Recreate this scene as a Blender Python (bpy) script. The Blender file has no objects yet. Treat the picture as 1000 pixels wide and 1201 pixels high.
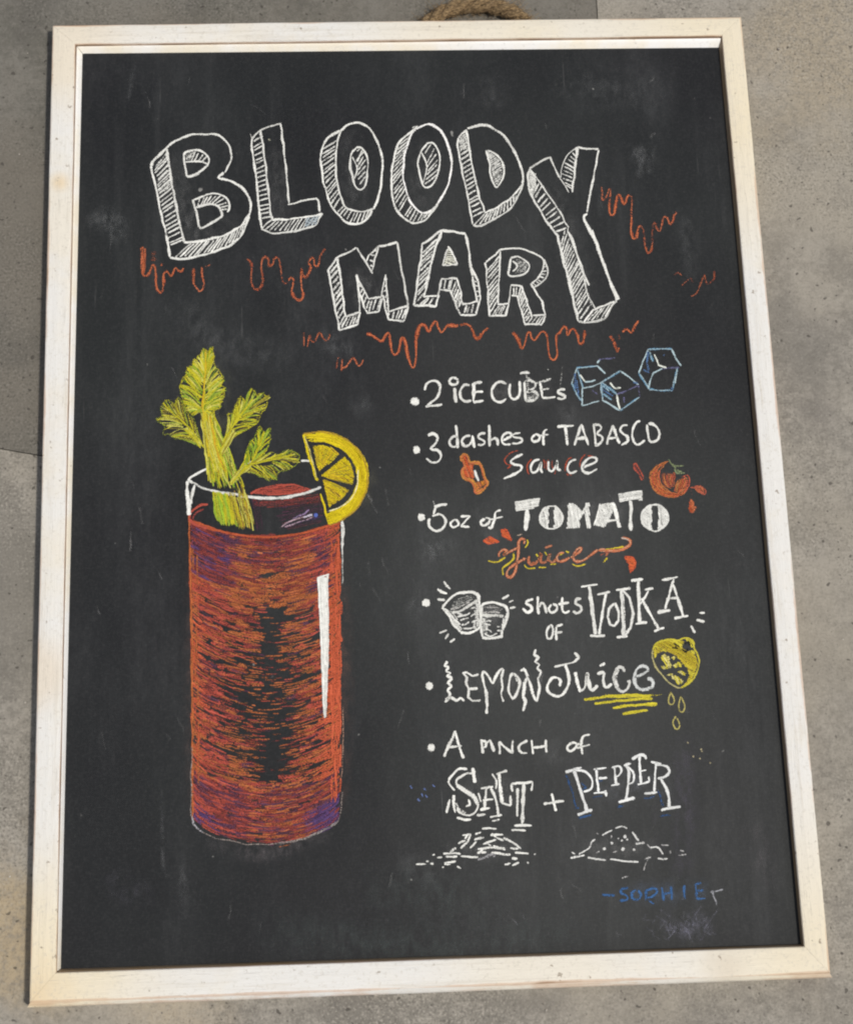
import bpy, bmesh, math, random
from mathutils import Matrix, Vector
import numpy as np
C = bpy.context.scene.collection
SC = bpy.context.scene
random.seed(7)
rng = np.random.default_rng(7)
R = math.radians

# ------------------------------------------------------------------ camera
# world: the board lies flat on the ground, x to its right, y to its top, z up; metres
S = 0.90                                    # height of the black panel
RV, TV, FPX = (-2.5870e-01, -3.9700e-02, -2.9900e-02), (-1.13e-02, -4.27e-02, 1.7714), 1955.2
Z0 = 0.014                                  # top of the panel above the ground
HT = 0.0085                                 # rail top above the panel
th = math.sqrt(sum(a*a for a in RV))
Rm = Matrix.Rotation(th, 3, Vector(RV)/th) @ Matrix(((1,0,0),(0,-1,0),(0,0,-1)))
CAMLOC = -(Rm.transposed() @ Vector(TV)) * S + Vector((0, 0, Z0))
cam = bpy.data.cameras.new('camera'); camo = bpy.data.objects.new('camera', cam); C.objects.link(camo)
M3 = (Matrix(((1,0,0),(0,-1,0),(0,0,-1))) @ Rm).transposed()
camo.matrix_world = Matrix.Translation(CAMLOC) @ M3.to_4x4()
cam.sensor_fit = 'VERTICAL'; cam.sensor_height = 36; cam.lens = FPX/1201*36
cam.clip_start = 0.01; cam.clip_end = 200
SC.camera = camo

# ------------------------------------------------------------------ world, sun, exposure
SUN_EL, SUN_AZ = R(62), R(126)
world = bpy.data.worlds.new('World'); SC.world = world; world.use_nodes = True
wn = world.node_tree; wn.nodes.clear()
sky = wn.nodes.new('ShaderNodeTexSky'); sky.sky_type = 'NISHITA'; sky.sun_disc = False
sky.sun_elevation = SUN_EL; sky.sun_rotation = SUN_AZ; sky.dust_density = 3.0
bgn = wn.nodes.new('ShaderNodeBackground'); bgn.inputs['Strength'].default_value = 0.085
wo = wn.nodes.new('ShaderNodeOutputWorld')
hsv = wn.nodes.new('ShaderNodeHueSaturation'); hsv.inputs['Saturation'].default_value = 0.5    # thin overcast
wn.links.new(sky.outputs[0], hsv.inputs['Color']); wn.links.new(hsv.outputs[0], bgn.inputs['Color']); wn.links.new(bgn.outputs[0], wo.inputs['Surface'])
sl = bpy.data.lights.new('sun', 'SUN'); sl.energy = 2.5; sl.angle = R(4); sl.color = (1.0, 0.93, 0.82)
so = bpy.data.objects.new('sun', sl); C.objects.link(so)
sd = Vector((math.sin(SUN_AZ)*math.cos(SUN_EL), math.cos(SUN_AZ)*math.cos(SUN_EL), math.sin(SUN_EL)))
so.rotation_euler = sd.to_track_quat('Z', 'Y').to_euler(); so.location = sd*5
SC.view_settings.view_transform = 'Standard'; SC.view_settings.look = 'None'
SC.view_settings.exposure = 0.10; SC.view_settings.gamma = 1.0; SC.view_settings.use_curve_mapping = False
SC.cycles.transparent_max_bounces = 96
SC.cycles.filter_width = 2.1

# survey of the board: a point of the photograph -> the point on the plane z above the ground
def at(px, py, z=Z0):
    d = Rm.transposed() @ Vector(((px-500)/FPX, (py-600.5)/FPX, 1.0))
    t = (z - CAMLOC.z)/d.z
    return CAMLOC + d*t
PXM = (at(501, 600)-at(500, 600)).length    # metres per photo pixel on the board

# ------------------------------------------------------------------ material helpers
def mat(name):
    m = bpy.data.materials.new(name); m.use_nodes = True
    nt = m.node_tree; b = nt.nodes['Principled BSDF']
    return m, nt, b
def node(nt, t, **kw):
    n = nt.nodes.new(t)
    for k, v in kw.items():
        if k in n.inputs: n.inputs[k].default_value = v
        else: setattr(n, k, v)
    return n
def L(nt, a, b): nt.links.new(a, b)
def pos(nt, scale=(1,1,1), off=(0,0,0)):
    g = node(nt, 'ShaderNodeNewGeometry'); mp = node(nt, 'ShaderNodeMapping')
    mp.inputs['Scale'].default_value = scale; mp.inputs['Location'].default_value = off
    L(nt, g.outputs['Position'], mp.inputs['Vector']); return mp.outputs[0]
def noise(nt, vec, scale, detail=4, rough=.55, lac=2.0):
    n = node(nt, 'ShaderNodeTexNoise'); n.inputs['Scale'].default_value = scale
    n.inputs['Detail'].default_value = detail; n.inputs['Roughness'].default_value = rough
    L(nt, vec, n.inputs['Vector']); return n.outputs['Fac']
def rng_(nt, v, a, b, c=0., d=1., smooth=True):
    n = node(nt, 'ShaderNodeMapRange'); n.interpolation_type = 'SMOOTHSTEP' if smooth else 'LINEAR'
    n.inputs['From Min'].default_value = a; n.inputs['From Max'].default_value = b
    n.inputs['To Min'].default_value = c; n.inputs['To Max'].default_value = d
    L(nt, v, n.inputs['Value']); return n.outputs[0]
def mth(nt, op, a, b=None):
    n = node(nt, 'ShaderNodeMath'); n.operation = op
    for i, x in enumerate((a, b)):
        if x is None: continue
        if isinstance(x, (int, float)): n.inputs[i].default_value = x
        else: L(nt, x, n.inputs[i])
    return n.outputs[0]
def mix(nt, f, a, b, blend='MIX'):
    n = node(nt, 'ShaderNodeMix'); n.data_type = 'RGBA'; n.blend_type = blend
    for i, x in ((0, f), (6, a), (7, b)):
        if isinstance(x, (int, float)): n.inputs[i].default_value = x
        elif isinstance(x, tuple): n.inputs[i].default_value = (*x, 1) if len(x) == 3 else x
        else: L(nt, x, n.inputs[i])
    return n.outputs[2]
def attr(nt, name, out='Fac'):
    n = node(nt, 'ShaderNodeAttribute'); n.attribute_name = name; return n.outputs[out]
def bump(nt, b, h, strength, dist):
    n = node(nt, 'ShaderNodeBump'); n.inputs['Strength'].default_value = strength; n.inputs['Distance'].default_value = dist
    L(nt, h, n.inputs['Height']); L(nt, n.outputs[0], b.inputs['Normal'])

def m_concrete(name, c_lo, c_hi, c_warm, stain, patches=()):
    m, nt, b = mat(name); p = pos(nt)
    big = noise(nt, p, 2.6, 4, .6); mid = noise(nt, pos(nt, off=(3,1,0)), 13, 6, .65)
    fine = noise(nt, p, 130, 5, .7); grit = noise(nt, pos(nt, off=(7,2,0)), 420, 2, .5)
    v = mth(nt, 'ADD', mth(nt, 'MULTIPLY', mid, .55), mth(nt, 'MULTIPLY', fine, .45))
    col = mix(nt, rng_(nt, v, .41, .60), c_lo, c_hi)
    col = mix(nt, rng_(nt, big, .42, .64, 0, .85), col, c_warm)
    st = noise(nt, pos(nt, scale=(1, .7, 1), off=(1.3, 5.1, 0)), 7, 5, .7)
    col = mix(nt, rng_(nt, st, .52, .68, 0, .6), col, stain)
    for (x, y, rad, pc, amt) in patches:     # warmer light painted into the colour, plus darker patches and stains
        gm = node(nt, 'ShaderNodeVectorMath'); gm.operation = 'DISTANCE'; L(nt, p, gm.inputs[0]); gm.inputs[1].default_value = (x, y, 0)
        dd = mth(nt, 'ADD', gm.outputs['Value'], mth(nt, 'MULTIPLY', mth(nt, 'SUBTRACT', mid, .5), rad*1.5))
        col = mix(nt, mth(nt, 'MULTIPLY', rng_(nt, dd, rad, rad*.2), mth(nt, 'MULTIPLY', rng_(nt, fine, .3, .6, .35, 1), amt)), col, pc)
    gm_ = rng_(nt, noise(nt, pos(nt, off=(9, 3, 0)), 4.5, 4, .65), .40, .62, .30, 1.0)       # exposed more in worn places
    # aggregate: dark and pale grains
    col = mix(nt, mth(nt, 'MULTIPLY', rng_(nt, grit, .53, .67, 0, .55), gm_), col, tuple(x*.45 for x in c_lo))
    col = mix(nt, mth(nt, 'MULTIPLY', rng_(nt, grit, .45, .32, 0, .5), gm_), col, tuple(min(1, x*1.45) for x in c_hi))
    sp = noise(nt, pos(nt, off=(2,9,0)), 150, 1, .5)
    col = mix(nt, rng_(nt, sp, .68, .74, 0, .7), col, (.05, .045, .04))
    hair = noise(nt, pos(nt, off=(4,4,0)), 5, 8, .75)       # hairline scuffs
    hl = mth(nt, 'ABSOLUTE', mth(nt, 'SUBTRACT', hair, .5))
    col = mix(nt, rng_(nt, hl, .005, 0, 0, .3), col, (.06, .055, .05))
    L(nt, col, b.inputs['Base Color']); b.inputs['Roughness'].default_value = .85
    b.inputs['Specular IOR Level'].default_value = .25
    bump(nt, b, mth(nt, 'ADD', fine, mth(nt, 'MULTIPLY', grit, .6)), 0.5, .0016)
    return m

def m_paint(name, along):
    """distressed cream-white paint on timber, grain along the rail"""
    m, nt, b = mat(name); p = pos(nt)
    sc = (1, 22, 22) if along == 'x' else (22, 1, 22)
    g = noise(nt, pos(nt, sc), 9, 6, .7); g2 = noise(nt, pos(nt, sc, (3, 3, 0)), 34, 4, .7)
    pt = noise(nt, p, 6.5, 5, .65); sp = noise(nt, pos(nt, off=(5, 5, 5)), 120, 3, .6); st = noise(nt, pos(nt, off=(2, 7, 1)), 330, 3, .6)
    col = mix(nt, rng_(nt, pt, .46, .68, 0, .7), (.715, .715, .700), (.72, .675, .575))
    for (x, y, rad, c_, amt) in GLOW_AND_STAINS:     # warm glow at the corners painted into the colour, plus small stains
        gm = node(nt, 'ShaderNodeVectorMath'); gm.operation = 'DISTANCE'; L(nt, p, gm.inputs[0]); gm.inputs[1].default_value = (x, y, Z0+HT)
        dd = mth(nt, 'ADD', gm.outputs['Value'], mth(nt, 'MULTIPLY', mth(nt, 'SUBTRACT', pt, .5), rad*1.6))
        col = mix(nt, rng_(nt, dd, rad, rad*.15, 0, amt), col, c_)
    col = mix(nt, rng_(nt, g, .52, .72, 0, .55), col, (.56, .52, .45))
    col = mix(nt, rng_(nt, g2, .60, .72, 0, .6), col, (.36, .34, .31))
    col = mix(nt, rng_(nt, st, .54, .70, 0, .35), col, (.48, .45, .39))
    col = mix(nt, rng_(nt, sp, .67, .74, 0, .75), col, (.22, .17, .12))
    wear = attr(nt, 'wear'); wn_ = noise(nt, pos(nt, sc, (8, 1, 0)), 4, 6, .75); w2 = noise(nt, pos(nt, off=(1, 3, 2)), 9, 4, .7)
    w = mth(nt, 'ADD', wear, mth(nt, 'ADD', mth(nt, 'MULTIPLY', mth(nt, 'SUBTRACT', wn_, .5), 1.8), mth(nt, 'MULTIPLY', mth(nt, 'SUBTRACT', w2, .5), 1.6)))
    col = mix(nt, rng_(nt, w, .28, .58, 0, .55), col, (.52, .33, .21))
    col = mix(nt, rng_(nt, w, .66, .95, 0, .85), col, (.27, .16, .09))
    L(nt, col, b.inputs['Base Color']); b.inputs['Roughness'].default_value = .6
    b.inputs['Specular IOR Level'].default_value = .3
    bump(nt, b, mth(nt, 'ADD', mth(nt, 'ADD', g, mth(nt, 'MULTIPLY', g2, .7)), mth(nt, 'MULTIPLY', st, .5)), .5, .0011)
    return m
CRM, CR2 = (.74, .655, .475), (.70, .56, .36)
GLOW_AND_STAINS = [(*at(x, y, .022)[:2], r_*PXM, c_, a_) for x, y, r_, c_, a_ in ((868, 25, 330, CRM, .75), (38, 1160, 190, CRM, .9), (40, 1172, 60, CR2, .7), (970, 1135, 230, CRM, .75), (62, 35, 150, (.70, .62, .48), .7), (560, 28, 200, CRM, .5), (70, 215, 22, CR2, .8), (45, 790, 60, (.66, .55, .40), .5), (850, 1135, 40, (.55, .47, .36), .35), (640, 1150, 160, CRM, .4), (868, 200, 160, CRM, .5))]
def m_lip(name, c):
    m, nt, b = mat(name); pt = noise(nt, pos(nt), 14, 5, .6); sp = noise(nt, pos(nt, off=(2,5,5)), 90, 3, .6)
    col = mix(nt, rng_(nt, pt, .40, .66, 0, .9), c, tuple(x*y for x, y in zip(c, (.96, .88, .72)))); fn = noise(nt, pos(nt), 300, 3, .6); col = mix(nt, rng_(nt, fn, .54, .72, 0, .3), col, tuple(x*.6 for x in c))
    col = mix(nt, rng_(nt, sp, .68, .76, 0, .6), col, (.25, .2, .16))
    L(nt, col, b.inputs['Base Color']); b.inputs['Roughness'].default_value = .35; return m
def m_panel():
    m, nt, b = mat('blackboard_paint'); p = pos(nt)
    weave = noise(nt, pos(nt, (1, .35, 1)), 900, 2, .6); wv2 = noise(nt, pos(nt, (.35, 1, 1)), 700, 2, .6)
    smear = noise(nt, pos(nt, (2.2, .8, 1)), 4.2, 6, .62); cl = noise(nt, p, 3.1, 3, .5)
    fine = noise(nt, pos(nt, (3, 1, 1)), 60, 4, .7)
    col = mix(nt, rng_(nt, cl, .38, .62), (.0096, .0108, .0132), (.0142, .0166, .0182))
    dust = mth(nt, 'MULTIPLY', rng_(nt, smear, .42, .75, 0, 1), rng_(nt, fine, .3, .7, .35, 1))
    col = mix(nt, mth(nt, 'MULTIPLY', dust, .05), col, (.40, .41, .43))
    rt = node(nt, 'ShaderNodeMapping'); L(nt, p, rt.inputs['Vector']); rt.inputs['Rotation'].default_value = (0, 0, .22); rt.inputs['Scale'].default_value = (7, .55, 1)
    wp = noise(nt, rt.outputs[0], 5, 6, .7); wpm = rng_(nt, noise(nt, pos(nt, off=(6, 2, 0)), 3.4, 2, .5), .42, .62)       # strokes of the wiping cloth
    col = mix(nt, mth(nt, 'MULTIPLY', mth(nt, 'MULTIPLY', rng_(nt, wp, .48, .72), wpm), .026), col, (.42, .43, .44))
    rt2 = node(nt, 'ShaderNodeMapping'); L(nt, p, rt2.inputs['Vector']); rt2.inputs['Rotation'].default_value = (0, 0, -.9); rt2.inputs['Scale'].default_value = (30, .8, 1)
    sc2 = noise(nt, rt2.outputs[0], 8, 3, .6); scm = rng_(nt, noise(nt, pos(nt, off=(1, 8, 0)), 9, 3, .6), .55, .68)
    col = mix(nt, mth(nt, 'MULTIPLY', mth(nt, 'MULTIPLY', rng_(nt, sc2, .66, .74), scm), .12), col, (.45, .45, .45))
    for (x, y, rad, amt) in ((*at(640, 640)[:2], .30, .045), (*at(720, 960)[:2], .24, .042), (*at(560, 300)[:2], .2, .026), (*at(480, 1060)[:2], .16, .014)):   # uneven light painted into the colour: paler areas, broken up like dust
        gm = node(nt, 'ShaderNodeVectorMath'); gm.operation = 'DISTANCE'; L(nt, p, gm.inputs[0]); gm.inputs[1].default_value = (x, y, Z0)
        dd = mth(nt, 'ADD', gm.outputs['Value'], mth(nt, 'MULTIPLY', mth(nt, 'SUBTRACT', smear, .5), .35))
        col = mix(nt, mth(nt, 'MULTIPLY', rng_(nt, dd, rad, rad*.3), mth(nt, 'MULTIPLY', rng_(nt, smear, .3, .7, .5, 1), amt)), col, (.42, .43, .41))
    w = mth(nt, 'MULTIPLY', rng_(nt, weave, .45, .75), .014); col = mix(nt, w, col, (.6, .6, .6))
    w = mth(nt, 'MULTIPLY', rng_(nt, wv2, .45, .75), .012); col = mix(nt, w, col, (.6, .6, .6))
    sp = noise(nt, pos(nt, off=(1, 2, 3)), 75, 2, .5)
    col = mix(nt, rng_(nt, sp, .755, .80, 0, .4), col, (.5, .5, .48))
    L(nt, col, b.inputs['Base Color']); b.inputs['Roughness'].default_value = .62
    b.inputs['Specular IOR Level'].default_value = .20
    bump(nt, b, mth(nt, 'ADD', weave, wv2), .12, .0003)
    return m
def m_chalk():
    m, nt, b = mat('chalk')
    n = rng_(nt, noise(nt, pos(nt), 900, 3, .6), .34, .66, 0, 1.12, False)
    n2 = noise(nt, pos(nt, off=(3,1,1)), 260, 3, .6)
    v = mth(nt, 'SUBTRACT', attr(nt, 'prs'), n)
    v = mth(nt, 'SUBTRACT', v, mth(nt, 'MULTIPLY', mth(nt, 'SUBTRACT', n2, .5), .6))
    L(nt, rng_(nt, v, -.40, .42), b.inputs['Alpha'])
    hs = node(nt, 'ShaderNodeHueSaturation'); L(nt, attr(nt, 'col', 'Color'), hs.inputs['Color'])
    L(nt, rng_(nt, n2, .3, .7, .82, 1.12, False), hs.inputs['Value'])
    L(nt, hs.outputs[0], b.inputs['Base Color']); b.inputs['Roughness'].default_value = 1
    b.inputs['Specular IOR Level'].default_value = 0.05
    return m
def m_dust():
    m, nt, b = mat('chalk_dust'); n = noise(nt, pos(nt, (1.6, .8, 1)), 85, 5, .7); f = noise(nt, pos(nt), 700, 2, .6)
    a = mth(nt, 'MULTIPLY', mth(nt, 'MULTIPLY', attr(nt, 'prs'), rng_(nt, n, .36, .68, 0, 1)), rng_(nt, f, .3, .7, .3, 1))
    L(nt, a, b.inputs['Alpha']); L(nt, attr(nt, 'col', 'Color'), b.inputs['Base Color'])
    b.inputs['Roughness'].default_value = 1; b.inputs['Specular IOR Level'].default_value = 0.05
    return m
def m_rope():
    m, nt, b = mat('jute'); n = noise(nt, pos(nt, (1, 3, 3)), 260, 5, .7); q = noise(nt, pos(nt), 40, 3, .6)
    col = mix(nt, rng_(nt, n, .35, .65), (.07, .043, .02), (.36, .25, .13))
    col = mix(nt, rng_(nt, q, .5, .75, 0, .6), col, (.50, .38, .23))
    L(nt, col, b.inputs['Base Color']); b.inputs['Roughness'].default_value = .95
    bump(nt, b, n, .9, .002); return m

# ------------------------------------------------------------------ object helpers
def mesh_obj(name, verts, faces, m, parent=None, smooth=False, attrs=None):
    me = bpy.data.meshes.new(name); me.from_pydata([tuple(v) for v in verts], [], faces)
    if attrs:
        for k, (typ, data) in attrs.items():
            a = me.attributes.new(k, typ, 'POINT')
            key = 'color' if typ == 'FLOAT_COLOR' else 'value'
            a.data.foreach_set(key, np.asarray(data, dtype=np.float32).ravel())
    me.materials.append(m); me.update()
    if smooth: me.polygons.foreach_set('use_smooth', [True]*len(me.polygons))
    o = bpy.data.objects.new(name, me); C.objects.link(o)
    if parent: o.parent = parent
    return o
def struct(o): o['kind'] = 'structure'; return o

# ------------------------------------------------------------------ ground
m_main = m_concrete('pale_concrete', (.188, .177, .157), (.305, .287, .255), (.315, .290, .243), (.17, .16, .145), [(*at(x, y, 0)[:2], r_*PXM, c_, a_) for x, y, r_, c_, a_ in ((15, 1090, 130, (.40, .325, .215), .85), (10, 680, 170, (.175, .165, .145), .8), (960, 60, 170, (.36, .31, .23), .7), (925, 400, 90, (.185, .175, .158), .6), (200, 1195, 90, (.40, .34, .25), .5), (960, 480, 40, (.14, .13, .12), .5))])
m_dark = m_concrete('grey_concrete', (.118, .114, .100), (.176, .168, .150), (.160, .146, .124), (.095, .09, .082))
m_soil = m_concrete('joint_dirt', (.07, .065, .055), (.11, .10, .085), (.09, .08, .065), (.05, .045, .04))
jx0, jx1 = at(699, 8, 0), at(699.8, 22, 0)
jy0, jy1 = at(0, 525.5, 0), at(52, 534.5, 0)
dx, dy = (jx1-jx0).normalized(), (jy1-jy0).normalized()
def isect(p, d, q, e):
    k = ((q.x-p.x)*e.y-(q.y-p.y)*e.x)/(d.x*e.y-d.y*e.x); return p+d*k
crn = isect(jx0, dx, jy0, dy)
BIG = 9.0; gp = .0009
farx = Vector((crn.x, crn.y, 0)) - dx*4; fary = Vector((crn.x, crn.y, 0)) - dy*4
if farx.y < crn.y: farx = crn + dx*4
# the grey slab: corner under the board, reaching up and to the left
def slabmesh(name, poly, m):
    n = len(poly); vs = [(p[0], p[1], 0) for p in poly]+[(p[0], p[1], -.06) for p in poly]
    fs = [list(range(n))]+[[i, i+n, (i+1) % n+n, (i+1) % n] for i in range(n)]
    return struct(mesh_obj(name, vs, fs, m))
gx = farx - dx*0; gy = fary
slabmesh('paving_slab', [(crn.x, crn.y), (farx.x, farx.y), (farx.x+(fary.x-crn.x), farx.y+(fary.y-crn.y)), (fary.x, fary.y)], m_dark)
o1 = Vector((gp, -gp*1.4, 0))
p0 = crn+o1; pf = farx+o1; pl = fary+o1
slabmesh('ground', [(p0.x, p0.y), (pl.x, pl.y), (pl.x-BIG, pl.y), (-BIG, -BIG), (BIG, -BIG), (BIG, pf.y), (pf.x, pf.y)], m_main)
struct(mesh_obj('ground_bed', [(-12,-12,-.004), (12,-12,-.004), (12,12,-.004), (-12,12,-.004)], [[0,1,2,3]], m_soil))

# loose grit lying on the concrete
m_gr, nt, b = mat('grit_stone'); cc = noise(nt, pos(nt), 60, 2, .5)
L(nt, mix(nt, rng_(nt, cc, .35, .65), (.06, .05, .045), (.5, .47, .42)), b.inputs['Base Color']); b.inputs['Roughness'].default_value = .9
gv, gf = [], []
def pebble(x, y, r):
    k = len(gv); h = r*.55
    for a in range(6):
        t = a*math.pi/3+random.random()*.6; rr = r*random.uniform(.7, 1.2)
        gv.append((x+rr*math.cos(t), y+rr*math.sin(t), -.0002))
    for a in range(6):
        t = a*math.pi/3+random.random()*.6; rr = r*random.uniform(.45, .75)
        gv.append((x+rr*math.cos(t), y+rr*math.sin(t), h*random.uniform(.8, 1.1)))
    gf.append([k+6+i for i in range(6)])
    for a in range(6): gf.append([k+a, k+(a+1) % 6, k+6+(a+1) % 6, k+6+a])
for px, py, r in ((912, 58, 2.6), (23, 181, 1.6), (12, 1028, 1.5), (946, 121, 1.2), (926, 258, 2), (22, 535, 1.3), (30, 824, 1.6), (190, 1188, 1.2), (640, 1185, 1.6), (965, 1060, 1.5), (45, 30, 1.2), (15, 930, 1.5), (988, 750, 1.4)):
    p = at(px, py, 0); pebble(p.x, p.y, r*PXM)
for i in range(550):
    x, y = random.uniform(-.75, .75), random.uniform(-.85, .85)
    if abs(x) < .37 and abs(y) < .49: continue
    pebble(x, y, PXM*random.choice((.35, .45, .5, .6, .8)))
g = mesh_obj('grit', gv, gf, m_gr); g['kind'] = 'stuff'; g['label'] = 'tiny loose stones and grit scattered on the concrete'; g['category'] = 'grit'

# ------------------------------------------------------------------ the board
board = bpy.data.objects.new('chalkboard', None); C.objects.link(board)
board['label'] = 'black chalkboard in a worn white wooden frame with a cocktail recipe, lying on concrete'
board['category'] = 'chalkboard'
PTL, PTR, PBR, PBL = at(97, 63), at(842.5, 56), at(938.5, 1107.5), at(71.5, 1136.5)
e = .004
pv = [(PBL.x-e, PBL.y-e), (PBR.x+e, PBR.y-e), (PTR.x+e, PTR.y+e), (PTL.x-e, PTL.y+e)]
panel = mesh_obj('writing_panel', [(x, y, Z0-.006) for x, y in pv]+[(x, y, Z0) for x, y in pv],
                 [[3,2,1,0], [4,5,6,7], [0,1,5,4], [1,2,6,5], [2,3,7,6], [3,0,4,7]], m_panel(), board)

ZT = Z0+HT
OUT = [at(*p, ZT) for p in ((62.5, 30), (868, 20), (972.5, 1141), (35.5, 1176))]       # ridge of the rails TL TR BR BL
INN = [at(*p, ZT) for p in ((88.5, 51.5), (846, 41.5), (942.5, 1110), (66, 1140.5))]
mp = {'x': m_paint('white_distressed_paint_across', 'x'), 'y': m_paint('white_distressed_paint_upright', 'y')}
lipm = {'l': m_lip('white_lip_paint', (.84, .84, .83)), 'r': m_lip('shaded_lip', (.36, .26, .165))}  # brown copy: shade of the right and bottom lips put into the colour
def rail(name, i, j, axis, inward, cham, lipmat, lip=True, lab=None):
    A, B, a, b_ = OUT[i], OUT[j], INN[i], INN[j]
    n = 60
    def prof(P, Q):
        # P outer ridge, Q inner edge (both at ZT): list of (point, wear)
        d = (Q-P); w = d.length; u = d/w
        q = lambda s, z: P+u*s+Vector((0, 0, z))
        return [(q(-cham*1.35, -ZT+.0008), .3), (q(-cham*1.35, -.0075), .35), (q(-cham, -.0045), .25), (q(-.0008, -.0012), .40), (q(.0004, -.0002), .72 if cham > .003 else .54), (q(.0022, .0), .40 if cham > .003 else .22),
                (q(.0055, .0001), -.25), (q(w*.5, .0003), -.3), (q(w-.0048, .0), -.3), (q(w-.0012, -.0002), .12), (q(w, -.0012), .62), (q(w+.0002, -.0050), .9), (q(w*.6, -.0052), .3), (q(w*.6, -ZT+.0008), 0)]
    vs, ws, fs = [], [], []
    pa, pb = prof(A, a), prof(B, b_); K = len(pa)
    off = (rng.normal(0, 1, n+1)); off = np.convolve(off, np.ones(7)/7, 'same')
    inset = .00010/(B-A).length
    for k in range(n+1):
        t = inset+(1-2*inset)*k/n
        for c in range(K):
            p = pa[c][0].lerp(pb[c][0], t)
            j_ = off[k]*.00028 if 2 <= c <= 5 else (off[-k-1]*.00012 if c == 10 else 0)
            p = p+inward*j_
            vs.append(p); ws.append(pa[c][1])
    for k in range(n):
        for c in range(K):
            fs.append([k*K+c, k*K+(c+1) % K, (k+1)*K+(c+1) % K, (k+1)*K+c])
    fs.append([c for c in range(K)]); fs.append([n*K+c for c in reversed(range(K))])
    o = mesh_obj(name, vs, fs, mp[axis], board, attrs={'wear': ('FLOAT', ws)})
    bm = bmesh.new(); bm.from_mesh(o.data); bmesh.ops.recalc_face_normals(bm, faces=bm.faces); bm.to_mesh(o.data); bm.free()
    if lab: o['label'] = lab
    if lip:                                   # inner moulding strip between rail and panel
        Pa = [PTL, PTR, PBR, PBL][i]; Pb = [PTL, PTR, PBR, PBL][j]
        def lp(Q, P):
            Qg = Vector((Q.x, Q.y, 0)); Pg = Vector((P.x, P.y, 0)); u = Pg-Qg
            q = lambda s, z: Qg+u*s+Vector((0, 0, z))
            return [q(-.25, Z0-.003), q(-.25, ZT-.0055), q(.05, ZT-.0052), q(.10, ZT-.0034), q(.22, ZT-.0026), q(.36, ZT-.0030), q(.52, ZT-.0041), q(.76, ZT-.0061), q(.99, Z0+.0005), q(1.0, Z0-.003)]
        la, lb = lp(a, Pa), lp(b_, Pb); K = len(la); vs = []; fs = []
        for k in range(21):
            t = .0004+.9992*k/20; vs += [x.lerp(y, t) for x, y in zip(la, lb)]
        for k in range(20):
            for c in range(K): fs.append([k*K+c, k*K+(c+1) % K, (k+1)*K+(c+1) % K, (k+1)*K+c])
        l = mesh_obj('inner_lip', vs, fs, lipm[lipmat], o)
        bm = bmesh.new(); bm.from_mesh(l.data); bmesh.ops.recalc_face_normals(bm, faces=bm.faces); bm.to_mesh(l.data); bm.free()
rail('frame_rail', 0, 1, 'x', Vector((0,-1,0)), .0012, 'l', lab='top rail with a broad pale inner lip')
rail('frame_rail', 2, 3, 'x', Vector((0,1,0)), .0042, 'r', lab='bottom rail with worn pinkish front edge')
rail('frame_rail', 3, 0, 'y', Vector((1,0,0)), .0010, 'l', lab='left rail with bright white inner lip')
rail('frame_rail', 1, 2, 'y', Vector((-1,0,0)), .0010, 'r', lab='right rail with inner lip coloured brown for its shade')

# rope handle: three twisted jute strands
m_ro = m_rope()
ctrl = [at(*q, .010) for q in ((488, 42), (504, 25), (526, 11.5), (549, 6.5), (571, 6.5), (592, 11), (611, 22), (625, 42))]
def catmull(P, n):
    P = [2*P[0]-P[1]]+list(P)+[2*P[-1]-P[-2]]; out = []
    for i in range(1, len(P)-2):
        for k in range(n):
            t = k/n; a, b, c, d = P[i-1:i+3]
            out.append(.5*((2*b)+(c-a)*t+(2*a-5*b+4*c-d)*t*t+(3*b-a-3*c+d)*t**3))
    out.append(P[-2]); return out
path = catmull(ctrl, 14)
rope = bpy.data.objects.new('rope_handle', None); C.objects.link(rope); rope.parent = board
def tube(path, rad, seg=8, cap=True):
    vs, fs = [], []; n = len(path)
    for i, p in enumerate(path):
        t = (path[min(i+1, n-1)]-path[max(i-1, 0)]).normalized()
        s = t.cross(Vector((0, 0, 1))).normalized(); u = s.cross(t)
        r = rad[i] if hasattr(rad, '__len__') else rad
        for k in range(seg):
            a = 2*math.pi*k/seg; vs.append(p+s*math.cos(a)*r+u*math.sin(a)*r)
    for i in range(n-1):
        for k in range(seg): fs.append([i*seg+k, i*seg+(k+1) % seg, (i+1)*seg+(k+1) % seg, (i+1)*seg+k])
    return vs, fs
for st in range(3):
    pp = []
    for i, p in enumerate(path):
        t = (path[min(i+1, len(path)-1)]-path[max(i-1, 0)]).normalized(); s = t.cross(Vector((0, 0, 1))).normalized(); u = s.cross(t)
        a = 2*math.pi*st/3+i*.20
        pp.append(p+s*math.cos(a)*.0040+u*math.sin(a)*.0036)
    vs, fs = tube(pp, [.0042*random.uniform(.9, 1.1) for _ in pp], 10); mesh_obj('rope_strand', vs, fs, m_ro, rope, True)
fv, ff = [], []
for i in range(900):
    p = path[random.randrange(3, len(path)-3)]; d = Vector((random.gauss(0, 1), random.gauss(0, 1), random.gauss(0, 1))).normalized()
    st = p+d*.0072; k = random.randrange(len(path)-1); t = (path[min(k+1, len(path)-1)]-path[k]).normalized()
    e2 = st+(t*random.uniform(-.012, .012)+d*random.uniform(.0005, .006))
    e2.z = max(e2.z, .001); mid = (st+e2)/2+Vector((random.gauss(0, .001), random.gauss(0, .001), random.gauss(0, .001)))
    v, f = tube([st, mid, e2], .00018, 3); o = len(fv); fv += v; ff += [[a+o for a in q] for q in f]
mesh_obj('loose_fibre', fv, ff, m_ro, rope)['kind'] = 'stuff'

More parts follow.
